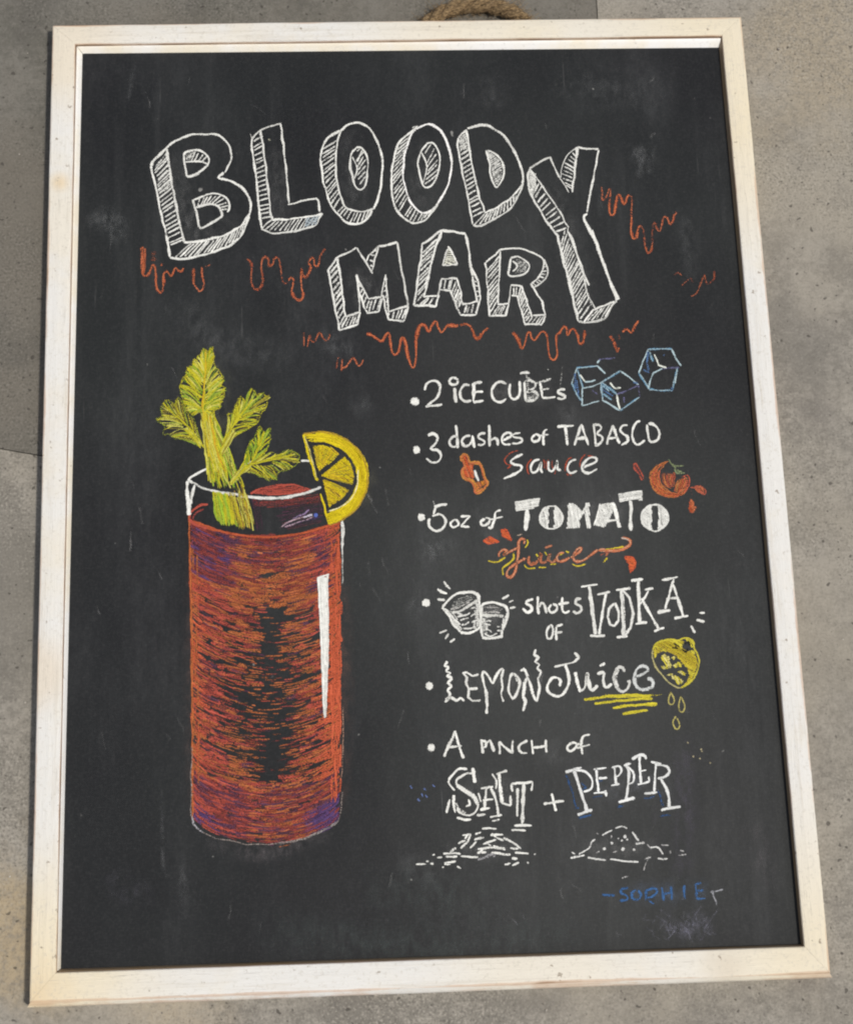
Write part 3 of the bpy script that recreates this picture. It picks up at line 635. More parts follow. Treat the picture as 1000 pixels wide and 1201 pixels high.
def colour(u, v):
    r = rng.random()
    if v < .17 and u < .33 - v*.5: return PP if r < .40 else (BP if r < .55 else DR)
    if v < .09 and .33 < u < .7: return DR if r < .5 else (PP if r < .75 else OO)
    if v < .2 and .80 < u < .92: return PP if r < .4 else RR
    if v < .22 and .25 < u < .75: return OO if r < .6 else (PP if r < .66 else DR)
    if v > .9 and u > .8: return BP if r < .75 else DR
    if v > .92 and u < .18: return BP if r < .5 else RR
    if v > .82: return PP if r < .33 else (DR if r < .66 else (OO if r < .9 and u > .4 else RR))
    if u > .86: return BO if r < .8 else OO
    if u < .06: return BO if r < .55 else OO
    if abs(u-.54) < .3: return OO if r < .50 else (DR if r < .72 else (RR if r < .92 else PP))
    return RR if r < .64 else (DR if r < .78 else (PP if r < .86 else OO))
def arc(u0, u1, v, dip): return [(XL(Y(u, v))+(XR(Y(u, v))-XL(Y(u, v)))*u, Y(u, v)+dip*(1-abs(u-.54)*2)+0) for u in np.linspace(u0, u1, 6)]
n = 0
for i in range(620):            # soft underlayer
    u, v = rng.uniform(0, 1), rng.uniform(0, .985)
    if rng.random() < core(u, v)*2.2: continue
    l = rng.uniform(.06, .16); u0, u1 = max(.01, u-l/2), min(.985, u+l/2)
    c.rib(arc(u0, u1, v, rng.normal(2, 3)), rng.uniform(3.5, 7), colour(u, v), .72 if v < .24 or v > .8 else .62, .6, step=3)
for i in range(560):
    u, v = rng.uniform(0.02, .98), rng.choice((rng.uniform(0, .22), rng.uniform(.81, .985))); l = rng.uniform(.08, .2)
    c.rib(arc(max(.01, u-l/2), min(.985, u+l/2), v, rng.normal(2, 2)), rng.uniform(2.5, 5), colour(u, v), .6, .5, step=3)
for i in range(2900):
    u, v = rng.uniform(0, 1), rng.uniform(0.0, .99); k = core(u, v)
    if rng.random() < k*1.12: continue
    l = rng.uniform(.03, .15)*(1 if k < .3 else .7); u0, u1 = max(.005, u-l/2), min(.99, u+l/2)
    side = (u-.54); tilt = (-side)*rng.uniform(10, 26)*l/.1*.25
    pts = np.array(arc(u0, u1, v, rng.normal(3, 2.5))); pts[:, 1] += np.linspace(-tilt, tilt, 6)*.5
    c.rib(pts, rng.uniform(.8, 1.8), colour(u, v), rng.uniform(.55, .95)*(1-.25*k), .35, step=2.2, cvar=.14)
for i in range(330):
    v = rng.uniform(.18, .77); u = .54+rng.normal(0, .17); l = rng.uniform(.03, .11)
    if abs(u-.54) < .085 and rng.random() < .72: continue
    c.rib(arc(max(.02, u-l/2), min(.97, u+l/2), v, rng.normal(3, 2)), rng.uniform(.8, 1.7), (OO, OO, DR, (.30, .12, .05))[rng.integers(4)], rng.uniform(.30, .75), .4, cvar=.15)
for i in range(110):            # right hand bright edge, vertical
    x = rng.uniform(388, 400); y = rng.uniform(625, 930); c.rib([(x, y), (x+rng.normal(0, .7), y+rng.uniform(8, 30))], rng.uniform(1.2, 3), BO, rng.uniform(.6, .95), .3)
for i in range(40):             # left edge
    x = rng.uniform(222, 231)+(3 if 0 else 0); y = rng.uniform(640, 900); c.rib([(x+(y-610)/350*3.5, y), (x+(y-610)/350*3.5+rng.normal(0, .5), y+rng.uniform(10, 40))], rng.uniform(1, 2.2), BO if rng.random() < .5 else OO, rng.uniform(.4, .8), .3)
for k in range(2): c.rib([(222, 600)]+[(XL(y)+.4, y) for y in range(620, 961, 20)], 1.8, (.58, .17, .06), .8, .5)
for k in range(2): c.rib([(XL(610)+(XR(610)-XL(610))*u, topc(u)) for u in np.linspace(0.02, .94, 30)], 2.6, (.5, .11, .05), .85, .5)
# liquid surface seen behind the front rim
F(190, 560, 4.1667)
c.s('132,195 150,165 185,140 225,132', 2.6, RR, .9).s('150,205 165,175 205,155', 2.2, DR, .8).s('132,200 165,228 220,250', 3, RR, .9)
c.s('432,78 500,50 580,40 660,42 745,68', 2.4, RR, .9); c.fill('440,76 500,52 580,44 660,46 740,68 640,82 540,90', -3, 1.2, 1.8, [RR, DR, RR], .8)
c.fill('440,105 560,112 720,85 770,80 780,120 700,135 560,150 450,140', -6, 2.2, 2.0, [DR, PP, (.2, .06, .06), DR], .55); c.fill('560,190 640,130 780,100 800,150 780,220 600,255', -12, 3.0, 1.8, [PP, BP, (.12, .05, .06)], .45)
c.fill('430,100 470,100 500,260 460,265', 80, 3, 1.6, [DR, PP], .45)
c.build('liquid_fill', K, label='red and orange chalk hatching with a dark core')
c = Chalk()
c.s('128,15 150,-5 195,-28 222,-40', 2.4).s('402,-68 435,-76', 2.8).l('680,-80 735,-78', 2.2)
c.s('125,15 160,33 200,55 280,74 370,86 470,97 560,100 640,92 720,70 778,50', 3.0).s('370,88 470,99 560,101 640,93', 3.6).s('125,18 128,90 133,185', 4.4).s('160,35 152,70 140,130', 3.0).s('128,10 150,30', 3.4)
c.l('880,212 884,240 884,300 882,380', 2.6).l('876,218 886,330', 2.0, p=.8).l('882,370 884,520', 1.2, p=.5)
c.s('575,248 610,225 650,205 700,190', 1.8, (.5, .36, .42), .7).s('600,240 660,222 740,195', 1.8, (.45, .33, .40), .6).s('640,200 690,180 720,160', 2, (.30, .22, .38), .6).s('690,195 735,182', 2.4, (.55, .52, .62), .8); c.dot(752, 185, 2.6, (.11, .16, .50), .8)
c.build('glass_rim', K, label='white chalk rim of the glass'); c = Chalk()
F(190, 780, 4.1667)
c.s('145,400 143,600 146,755 175,800 260,843 370,868 450,877 560,872 680,850 790,805 862,760 880,620', 1.4, (.33, .28, .26), .5).s('145,740 165,792 200,818', 2.8, (.42, .42, .46), .6).s('860,765 790,808 680,852 560,873', 2.2, (.33, .30, .29), .5).l('876,560 884,400 886,200', 1.1, (.5, .3, .22), .5)
c.build('glass_outline', K, label='thin pale outline of the glass base')
c = Chalk(); F(0, 0, 1)
c.bundle('372,677 375,720 378,780 380,842', '385,674 385.5,740 384,790 381.5,842', 16, 2.0, [WHITE], 1.25, .15, t0=(0, .01), t1=(.80, 1)); c.s('373,678 376,720 379,785 380.5,840', 2, WHITE, 1.1).s('384,675 384.5,740 383.5,790 381,840', 2, WHITE, 1.1).s('378,676 380,720 381,780', 4.5, WHITE, 1.1).l('372,678 379,676 386,673.5', 2.4, WHITE, 1.2).s('381,677 382,720 382,780', 4.5, WHITE, 1.1)
c.build('highlight_stripe', K, label='long white chalk highlight stripe')
# celery
c = Chalk(); F(160, 390, 4.805)
Y1, Y2, G1, G2, OL = (.52, .48, .03), (.58, .56, .12), (.19, .32, .03), (.30, .40, .05), (.28, .24, .04)
pal = [Y1, Y1, G2, Y2, G1]
c.bundle('345,420 375,520 380,620 398,740 414,885', '432,440 470,560 520,650 560,760 612,885', 95, 1.5, [Y1, G2, OL, Y1, G1, Y2], .9)
c.bundle('368,420 385,540 410,680 440,800', '415,430 440,560 470,690 520,800', 40, 1.3, [Y1, (.55, .33, .03), Y2], .9)
c.bundle('412,895 422,980 440,1080', '520,900 545,1010 570,1105', 46, 1.9, [G2, (.30, .46, .04), Y1, G2], .95); c.bundle('520,905 545,1010 570,1105', '605,850 640,980 672,1120', 34, 1.2, [OL, Y1, (.42, .28, .04), Y2], .85)
c.l('440,470 475,560 490,610', 1.4, G2).s('440,470 480,560', 1.3, Y1)
c.leaf('375,440 385,320 388,200 390,110', '355,430 320,470 290,440 265,380 250,340 250,300 262,262 285,240 280,220 300,190 315,200 325,150 345,165 350,130 362,140 380,90 400,120 425,75 435,120 432,160 440,180 470,225 490,270 478,300 500,310 490,360 470,410 478,425 440,440 415,470', 260, pal, 1.35, .95)
c.leaf('380,650 300,540 210,460 150,400', '340,610 290,605 240,600 190,580 150,572 165,530 110,485 150,482 140,430 165,385 200,380 215,420 235,360 265,400 280,440 322,490 345,560', 95, [Y1, G2, OL, Y2, OL], 1.2, .8)
c.leaf('470,690 510,590 560,510 640,400', '530,560 525,500 515,460 550,450 555,420 590,360 610,390 635,360 645,315 665,330 680,365 710,340 740,370 735,420 700,460 690,500 650,530 600,560 560,580', 100, [Y1, Y1, OL, G2, Y2], 1.25, .85)
c.leaf('530,850 575,800 640,740 690,650 720,560', '625,720 620,670 640,620 670,590 695,530 720,570 755,535 755,600 740,650 700,710', 70, [Y1, G1, G2, Y1], 1.3, .9)
c.leaf('600,780 640,745 750,720 880,690', '690,710 760,680 800,690 860,660 920,690 910,740 870,770 800,790 790,820 750,835 700,810 650,790', 85, [Y1, G2, Y2, OL], 1.2, .85)
c.bundle('460,690 500,600 530,540', '480,700 535,610 570,550', 22, 1.4, [Y1, Y2, OL], .95, t0=(0, .2)); c.bundle('515,860 560,790 630,735', '530,870 590,800 650,750', 20, 1.3, [Y1, Y2, OL], .95); c.bundle('375,640 330,580 280,530', '365,660 320,600 270,545', 16, 1.4, [Y1, Y2], .95)
c.s('388,110 390,220 380,330 370,430', 2.0, (.62, .42, .03), .9).s('372,420 385,560 410,700', 2.2, (.62, .50, .04), .9)
c.build('celery_drawing', K, label='yellow green celery stalk with leaves')
# lemon slice on the rim
c = Chalk(); F(300, 480, 6.006)
LY, LO = (.66, .53, .02), (.50, .33, .03)
oa = '335,178 420,163 500,165 600,195 690,255 750,330 785,430 785,540 750,640 690,720 610,780 520,818'; ia = '350,232 450,222 545,247 640,305 703,390 724,480 712,565 660,645 585,700 500,735'
c.bundle(oa, ia, 130, 2.2, [LY, LY, LY, (.58, .44, .02)], 1.0, t0=(0, .5), t1=(.5, 1)); c.s(oa, 1.8, LO, .8); c.s(oa, 1.4, (.45, .30, .06), .55)
c.s('335,180 365,300 400,400 432,505', 2.6, LY, 1.0).s('458,595 485,700 515,812', 2.8, LY, 1.0).s('345,190 390,340 428,490', 1.4, (.62, .55, .2), .8)
c.fill('500,735 585,700 610,770 520,812', -20, 1.2, 1.9, [LY], 1.0); c.s('718,430 716,520 690,600 640,660 575,702 512,722', 1.6, (.72, .68, .42), .85)
for poly, ctr in (('402,260 470,252 540,275 592,318 450,436 428,390', (448, 440)), ('622,335 670,390 694,470 682,535 560,500 458,468', (455, 468)), ('472,500 560,527 658,572 610,632 516,692', (465, 490))):
    c.fill(poly, 40, 1.15, 1.6, [LY, LY, (.6, .42, .03)], .9)
    q = [tuple(map(float, a.split(','))) for a in poly.split()]
    for i in range(16):
        a = rng.uniform(.35, .9); k = rng.integers(1, len(q)-1); t = rng.random(); ex = q[k-1][0]*(1-t)+q[k][0]*t; ey = q[k-1][1]*(1-t)+q[k][1]*t
        c.rib(P([(ctr[0]+(ex-ctr[0])*a*.6, ctr[1]+(ey-ctr[1])*a*.6), (ctr[0]+(ex-ctr[0])*.93, ctr[1]+(ey-ctr[1])*.93)]), .9, [(.42, .26, .03), (.30, .26, .04), LY][rng.integers(3)], .8, .2)
c.build('lemon_slice_drawing', K, label='bright yellow lemon half slice on the rim')

# ingredient list
Chalk.layered = False
def item(lab): return group('ingredient_line', lab)
def word(parent, strokes, name='handwriting', w=2.4, col=WHITE, dots=(), p=1.12, curve=True, lab=None):
    c = Chalk(); k = 1.16
    for s_ in strokes:
        if isinstance(s_, str): c.s(s_, w*k, col, p, curve, jit=.25)
        else: c.s(s_[0], s_[1]*k, s_[3] if len(s_) > 3 else col, s_[2] if len(s_) > 2 else p, s_[4] if len(s_) > 4 else curve, jit=.25)
    for d in dots: c.dot(*d)
    return c.build(name, parent, label=lab)
I = item('ice cube line of the recipe'); F(470, 390, 5)
word(I, ['138,338 150,300 190,282 225,300 225,345 200,390 150,436', '145,436 190,430 242,424', '308,262 330,275 330,298 308,306 288,298 286,278 308,262', ('315,325 318,370 322,412', 3.0), '402,312 372,308 350,340 352,382 378,404 412,398', ('425,298 426,350 424,408', 3.0), '425,298 476,292', '426,350 482,346', '424,410 484,400',
  '615,303 590,288 555,300 530,345 545,390 582,408 618,388', '636,300 636,360 652,390 680,386 696,350 694,285', ('724,290 730,400', 2.6), ('725,287 760,283 790,302 770,335 740,345 782,345 802,370 780,396 730,400', 2.4, .8), ('815,285 822,335 830,385', 2.2, .9), ('815,292 880,270', 2.0, .6), ('822,338 868,326', 1.8, .7), ('828,386 905,378', 2.2), '962,335 935,335 920,350 945,365 962,376 945,390 915,386',
  ('698,240 725,234 755,237', 2.6, .95), ('735,265 790,300 800,290', 3.0, .45), ('740,380 790,370', 4, .4), ('860,218 864,216', 1.6, .6), ('945,195 940,260 935,325', 1.2, .14), ('735,250 745,330', 1.8, .4)], dots=[(80, 405, 5.4, WHITE, 1.1, 5)])
F(640, 390, 5)
def cube(lines, lab=None):
    c = Chalk()
    for t, k in lines:
        col, w, p = {'b': (BLUE, 2.1, .85), 'l': (LBLUE, 1.8, .95), 'w': ((.74, .78, .72), 1.9, 1.0), 'n': ((.09, .17, .34), 2.4, .6), 'v': ((.14, .14, .26), 2, .6)}[k]
        c.s(t, w, col, p, False, jit=.25)
        if k == 'b': c.s(t, 1.0, LBLUE, .75, False, jit=.4)
    c.build('ice_cube_drawing', I, label=lab)
cube([('180,207 240,202 300,195', 'b'), ('298,192 348,242', 'l'), ('182,208 150,300', 'l'), ('150,300 180,360 208,402', 'b'), ('184,215 215,325', 'b'), ('212,322 210,432', 'l'), ('208,430 312,402', 'l'), ('202,245 230,290', 'w'), ('228,290 290,280', 'l'), ('215,325 270,318 330,292', 'l'), ('168,240 172,340', 'n'), ('180,280 190,370', 'n'), ('300,180 315,160', 'l'), ('310,160 405,148', 'v'), ('270,335 300,360', 'v')])
cube([('325,292 380,258 435,225', 'b'), ('435,225 490,262 542,306', 'l'), ('325,292 322,345 332,392', 'l'), ('330,392 380,425 432,458', 'l'), ('325,292 370,325 415,362', 'b'), ('415,362 422,410 432,452', 'w'), ('415,362 480,338 542,308', 'v'), ('542,306 548,378', 'v'), ('546,378 490,420 434,458', 'b'), ('375,295 400,325 438,326', 'w'), ('332,335 392,372', 'n'), ('335,360 385,395', 'b'), ('332,310 370,345', 'b'), ('455,378 456,412', 'v'), ('325,300 330,380', 'b'), ('510,290 540,300', 'n')])
cube([('598,100 660,96 735,96', 'b'), ('735,96 760,150 790,196', 'l'), ('600,100 570,165 543,237', 'l'), ('543,237 575,285 606,332', 'b'), ('606,332 680,340 742,338', 'b'), ('742,335 752,280 770,208', 'b'), ('768,210 755,300', 'l'), ('600,112 590,180 602,225', 'n'), ('598,330 612,280 628,238 682,210', 'l'), ('680,212 780,204', 'v'), ('636,128 660,190', 'w'), ('655,190 705,208', 'w'), ('604,108 626,170', 'b'), ('570,220 610,235', 'n'), ('690,130 692,135', 'n'), ('740,320 740,340', 'n')])
I = item('hot sauce line of the recipe'); F(510, 480, 8.333)
word(I, ['225,272 180,265 140,308 150,355 190,370 225,342', ('205,155 215,260 222,380', 2.7), '345,260 300,262 262,300 275,350 320,360 358,310 365,255', ('366,258 372,320 382,378', 2.6), '492,234 440,240 425,275 470,300 486,330 450,350 418,345', ('530,153 532,260 529,364', 2.8), '535,305 580,280 610,300 613,355', '660,302 740,270 740,235 690,235 655,280 670,335 738,345', '832,232 770,243 763,268 830,285 846,310 800,335 748,330'])
F(470, 390, 5)
word(I, ['160,606 190,595 216,620 200,655 175,682 215,690 236,720 222,755 182,762 148,738',    ('785,600 765,620 775,640 805,635 815,610 797,598 785,600', 2.2), ('858,568 840,580 835,620 836,662', 2.2), ('812,606 866,598', 2)], dots=[(92, 688, 4.2, WHITE, 1.1, 5)])
F(640, 390, 5)
word(I, ['65,552 162,545', ('113,550 120,600 126,662', 2.6), ('168,662 186,600 206,540', 2.5), ('206,538 228,600 248,662', 2.5), '185,622 238,616', '278,540 284,600 290,662', '275,540 310,540 326,562 300,592 326,606 332,630 310,655 285,662', '354,656 372,600 390,545', '390,543 410,600 432,652', '368,622 422,616', '478,543 450,545 435,570 455,595 476,612 475,640 440,658', '552,522 530,530 508,570 505,612 525,652 550,652 578,630', ('590,540 597,590 605,635 630,642 655,625 664,590 650,555 622,535 600,535', 2.2)], p=1.1)
c = Chalk(); F(470, 390, 5); RD = (.45, .09, .05)
for t in ('685,690 642,708 608,745 622,772 652,778', '640,785 625,798', '765,742 742,775 742,815 755,835', '840,745 840,800', '850,750 858,805', '985,735 965,770 960,815', '975,820 1000,838', '900,830 905,810'): c.s(t, 1.4, RD, .72, jit=.3)
F(640, 390, 5)
for t in ('235,712 205,745 198,790', '260,728 240,745', '150,732 125,750 115,790', '35,752 40,800', '10,745 5,780', '120,830 130,840', '280,730 245,720'): c.s(t, 1.4, RD, .70, jit=.3)
c.build('handwriting_shadow', I, label='red chalk shading beside the word Sauce')
F(470, 390, 5)
word(I, ['712,712 672,735 643,755 665,775 700,780 706,800 670,828 602,858', '812,745 780,755 760,790 770,822 800,810 822,758 820,800 832,822', '864,755 864,800 885,815 905,790 916,750 918,800 938,806', '1026,745 990,760 975,800 995,826 1030,810', '1065,790 1140,760 1142,735 1105,735 1070,770 1065,810 1100,826 1150,800'], p=1.15, w=2.3)
c = Chalk()
c.fill('355,735 372,718 388,732 395,770 420,775 430,860 380,850 362,812 372,782', 70, 1.2, 1.6, [ORG, (.52, .10, .04)], .9); c.fill('425,880 490,865 500,888 442,935', 60, 1.5, 1.5, [ORG, (.6, .22, .04)], .85)
ol = '350,737 370,716 390,730 400,765 450,765 472,790 490,850 507,890 440,942 422,882 375,852 360,812 376,780 350,737'
c.s(ol, 3.4, (.56, .25, .06), .95); c.s(ol, 1.8, ORG, .9); c.l('430,808 440,840 452,872', 2.4, WHITE, 1.1); c.l('458,840 470,885', 2, (.05, .04, .06), .6)
c.build('sauce_bottle_drawing', I, label='small orange sauce bottle doodle')
I = item('tomato line of the recipe'); F(470, 570, 5)
word(I, [('196,124 232,114 270,105', 2.7, 1.2), ('203,126 196,148 190,166', 1.9), ('184,176 232,168 262,205 246,245 206,264 170,240 164,208 172,192', 2.4), '310,198 290,220 305,242 336,226 326,200 310,198', ('350,180 405,176 350,236 402,240', 2.2, 1.1, WHITE, False), '490,190 468,210 480,232 510,220 520,195 495,188', '585,142 557,155 546,200 530,247 512,240', ('520,197 597,181', 1.8), ('188,85 196,110', 1.2, .4)], dots=[(120, 183, 4.4, WHITE, 1.1, 4.6)])
c = Chalk()
def bold(poly, a=80): c.fill(poly, a, 1.5, 2.2, [WHITE], 1.12, .15)
def ring(cx, cy, rx, ry, slot, a=80):
    for sgn in (-1, 1):
        pl = [(cx+sgn*slot, cy-ry*.96)]+[(cx+sgn*(max(slot, rx*math.sin(t))), cy-ry*math.cos(t)) for t in np.linspace(.25, math.pi-.25, 14)]+[(cx+sgn*slot, cy+ry*.96)]
        bold(' '.join('%f,%f' % q for q in pl), a)
        c.s(' '.join('%f,%f' % q for q in pl[1:-1]), 2.4, WHITE, 1.1)
    c.s(' '.join('%f,%f' % (cx+rx*.9*math.sin(t), cy+ry*math.cos(t)) for t in np.linspace(-.5, .5, 6)), 2, WHITE, 1); c.s(' '.join('%f,%f' % (cx+rx*.9*math.sin(t), cy-ry*math.cos(t)) for t in np.linspace(-.5, .5, 6)), 2, WHITE, 1)
bold('666,95 815,75 806,125 672,147', -8); c.l('667,95 815,76', 2.2); c.l('737,130 735,200 731,262', 4.6, WHITE, 1.15)
ring(881, 186, 68, 68, 17)
F(640, 570, 5)
F(560, 570, 7.143); bold('757,142 800,142 850,185 885,225 852,290 854,352 752,358'); bold('903,140 932,140 942,358 912,358 898,240'); c.l('875,228 915,150', 3.2); F(640, 570, 5)
bold('322,105 392,95 396,140 370,200 345,245 282,230', 60); c.l('392,98 412,170 432,245', 3.8); c.l('345,205 425,198', 3.2); c.l('320,105 280,230', 2)
bold('422,48 567,26 565,78 430,96', -8); c.l('496,85 496,170 493,262', 3.8, WHITE, 1.1); ring(638, 186, 80, 76, 21, 80)
c.build('bold_handwriting', I, label='thick filled white lettering')
c = Chalk(); F(520, 600, 4.1667)
LYE = (.60, .48, .04)
F(560, 570, 7.143)
for t in ('85,630 160,637 232,600', '302,562 300,610 250,655 215,692 212,748', '412,448 422,480 395,518', '390,660 420,692 482,685', '510,680 572,686', '608,662 660,655', '790,655 840,672 902,650', '490,570 502,592', '558,552 578,582', '735,548 762,560', '685,580 722,560'): c.s(t, 2.0, LYE, .85, jit=.3)
F(520, 600, 4.1667)
for t in ('790,186 830,180 880,172', '775,248 800,225'): c.s(t, 2.0, LYE, .8, jit=.3)
RO = (.58, .18, .085)
def scr(t):
    c.s(t, 2.9, RO, .95, jit=.3); c.s(t, 1.2, (.66, .36, .23), .7, jit=.3)
F(560, 570, 7.143)
for t in ('392,485 392,452 362,443 340,480 342,560 327,640 312,720 280,762 246,750 252,708 300,660 402,605', '183,592 182,560 215,533 242,545 215,582 250,560 332,518', '432,588 425,620 445,652 490,640 520,590 530,560 524,620 545,640 580,625 605,570 600,620 630,637 662,610', '722,556 690,560 663,600 680,632 730,622 772,600', '780,600 850,555 867,520 832,528 800,580 812,627 870,626 930,590 1005,533', '565,520 590,508 622,500'): scr(t)
F(520, 600, 4.1667)
for t in ('755,190 780,185 800,200 790,215', '765,192 800,192 850,190 895,172 912,150 895,132 868,128'): scr(t)
c.s('868,128 890,133 905,142', 1.8, (.75, .66, .60), .8)
c.s('358,118 385,112', 1.4, (.62, .5, .4), .6).s('765,215 800,200 815,195', 2.4, (.3, .1, .08), .6)
c.build('script_handwriting', I, label='orange script with yellow shadow')
for q in ('193,145 228,126 272,147 218,160', '277,88 300,84 318,98 333,142 288,118', '884,222 925,226 942,248 935,275 912,298 905,255'):
    c = Chalk(); F(520, 600, 4.1667); c.fill(q, 30, 1.3, 2.1, [(.64, .14, .055), (.58, .11, .05)], 1.05); c.s(q+' '+q.split()[0], 1.4, (.58, .11, .05), .8, False); c.build('juice_drop', I, label='orange drop beside the script')
c = Chalk(); F(740, 520, 10); T1, T2, T3 = (.44, .10, .06), (.48, .17, .06), (.54, .13, .05)
c.bundle('432,210 290,270 228,350 222,430 262,535 350,605 440,632 540,622 630,570 678,480', '400,245 335,330 330,420 360,500 420,560 500,585 580,580 640,540 660,480', 46, 1.6, [T1, T3, T2], .8, t0=(0, .6), t1=(.3, 1))
c.bundle('365,340 360,420 400,500 460,530', '490,330 510,400 500,470 480,530', 36, 1.3, [T2, T1, (.25, .08, .06)], .65); c.bundle('540,430 520,500 510,570', '650,370 675,440 640,520 590,580', 34, 1.4, [T2, (.42, .20, .08), T1], .75)
c.s('600,400 660,375 682,450 650,540 580,600 500,630', 1.4, T1, .7)
for t in ('440,185 465,245 520,272', '480,268 545,270 612,262', '515,298 540,348 625,345', '530,310 560,330 590,330', '480,250 520,300'): c.s(t, 2.0, (.20, .24, .13), .75)
F(640, 390, 5)
c.s('510,775 530,770 555,815 572,850 560,868 545,830 518,802 508,776', 1.8, (.40, .09, .06), .75).s('520,780 545,825', 1.6, (.25, .06, .06), .6)
c.fill('858,906 900,900 932,930 918,956 882,932', 40, 1.3, 1.6, [(.48, .13, .08), ORG], .75); c.s('845,910 890,915 925,950 935,930 905,900 860,905', 1.6, (.42, .11, .07), .8); c.s('850,925 852,955', 1.4, (.2, .1, .09), .5)
F(640, 570, 5); c.fill('845,72 862,88 878,130 866,158 845,158 834,130', 80, 1.2, 1.7, [ORG, (.5, .11, .05)], .9)
c.build('tomato_drawing', I, label='small red tomato doodle with green stem')
I = item('vodka line of the recipe'); F(470, 570, 5)
c = Chalk(); c.dot(148, 685, 4.8, WHITE, 1.1)
F(500, 670, 8.333)
c.s('155,350 220,280 300,225 380,205 450,205 505,235 518,290', 3.0, p=1.1).s('518,280 522,400 530,520 480,580 410,605 330,595', 3.0, p=1.1).l('157,350 212,430 280,540 332,597', 3.2, p=1.1)
c.s('250,402 330,382 430,325 500,285', 4.6, (.62, .63, .60), .95).s('235,375 320,350 420,300', 3, (.5, .5, .48), .6); c.fill('245,320 310,270 400,235 470,245 440,285 340,330 255,370', -20, 1.6, 1.4, [(.42, .43, .41)], .5)
c.fill('172,352 240,395 300,470 350,560 335,592 285,540', 50, 1.2, 1.8, [WHITE], .85); c.fill('485,300 512,300 526,520 480,575 450,555 478,470 470,390', 80, 1.3, 1.8, [WHITE], .75)
for t in ('300,440 380,430 420,400', '330,480 410,455', '340,520 420,505', '355,555 420,560 480,540', '430,440 490,400', '430,370 480,350', '300,410 350,430', '440,500 500,480'): c.s(t, 2.0, WHITE, .85)
c.s('530,345 560,315 630,303 700,315 770,350 797,400', 3.0, p=1.1).s('797,395 782,470 752,560 738,652', 3.0, p=1.1).l('530,350 531,520 546,650', 3.0, p=1.1).s('545,648 600,662 660,660 715,645 740,645', 3.2, p=1.1)
c.s('540,422 640,432 752,440', 4.0, (.62, .63, .60), .9).s('545,395 640,400 720,400', 2.4, (.5, .5, .48), .55); c.fill('550,355 620,330 700,340 760,380 700,385 580,380', 0, 1.8, 1.3, [(.4, .4, .39)], .45)
c.fill('752,448 788,420 752,560 735,640 715,640 730,560', 80, 1.3, 1.7, [WHITE], .8); c.fill('536,445 585,462 600,530 592,610 550,640', 70, 1.5, 1.7, [WHITE], .6)
for t in ('560,520 625,525', '570,560 620,575 640,600', '690,540 720,540', '690,580 720,578', '560,610 620,630 690,610', '600,480 630,490'): c.s(t, 2.0, WHITE, .85)
F(470, 570, 5)
for t in ('248,563 290,605', '214,605 268,636', '214,665 258,664', '593,661 632,638', '633,682 657,668', '638,714 672,715', '226,862 270,846', '258,897 282,868', '288,918 317,898'): c.l(t, 2.4, WHITE, 1.05)
c.build('shot_glass_drawing', I, label='two clinking shot glasses doodle')
word(I, ['775,663 742,675 736,690 762,705 766,727 740,742 713,718', '800,648 803,700 806,752', '805,712 825,685 845,705 852,747', '882,694 866,720 880,742 910,732 916,705 890,692', '945,652 945,720 960,744 988,732', '922,692 985,686', '1056,660 1030,665 1025,690 1050,705 1056,730 1030,746 1008,734', ('873,818 855,850 858,890 880,892 892,850 882,818 873,818', 2.3), ('910,820 908,860 910,905', 2.4), ('908,822 948,812', 2.2), ('910,862 946,856', 2.2)], w=2.5)
F(640, 570, 5)
word(I, [('205,592 250,585 302,578', 2.2), ('250,590 270,720 290,870', 3.6), ('260,600 292,860', 2), ('352,627 332,740 310,870', 3.0), ('300,637 376,621', 2.4), ('258,881 346,878', 2.6), '400,690 370,720 360,765 375,812 400,822 425,790 426,740 408,692 398,690', ('410,611 496,600', 2.4), ('440,612 448,740 455,882', 3.0), ('449,630 458,750 464,870', 1.8, .7), '445,608 488,655 511,750 496,832 456,886', ('414,889 478,880', 2.5), ('540,555 545,680 546,800', 3.2), ('498,556 568,545', 2.5), ('524,807 592,800', 2.6), '552,692 580,650 600,612', ('578,611 628,600', 2.2), ('558,660 610,750 662,842', 2.8), ('633,852 692,829', 2.8), ('747,545 722,640 698,722', 2.6), ('738,562 775,670 806,770', 3.0), ('678,552 772,533', 2.4), ('704,662 778,654', 2.4), ('653,741 728,730', 2.8), ('752,777 833,762', 2.8), ('898,744 930,745', 2.2), ('882,784 928,798', 2.4), ('850,818 872,862', 2.3)], curve=False, lab='tall serif lettering')
I = item('lemon juice line of the recipe'); F(480, 740, 5)
c = Chalk(); c.dot(118, 323, 4.8); c.build('bullet', I)
F(510, 750, 7.143)
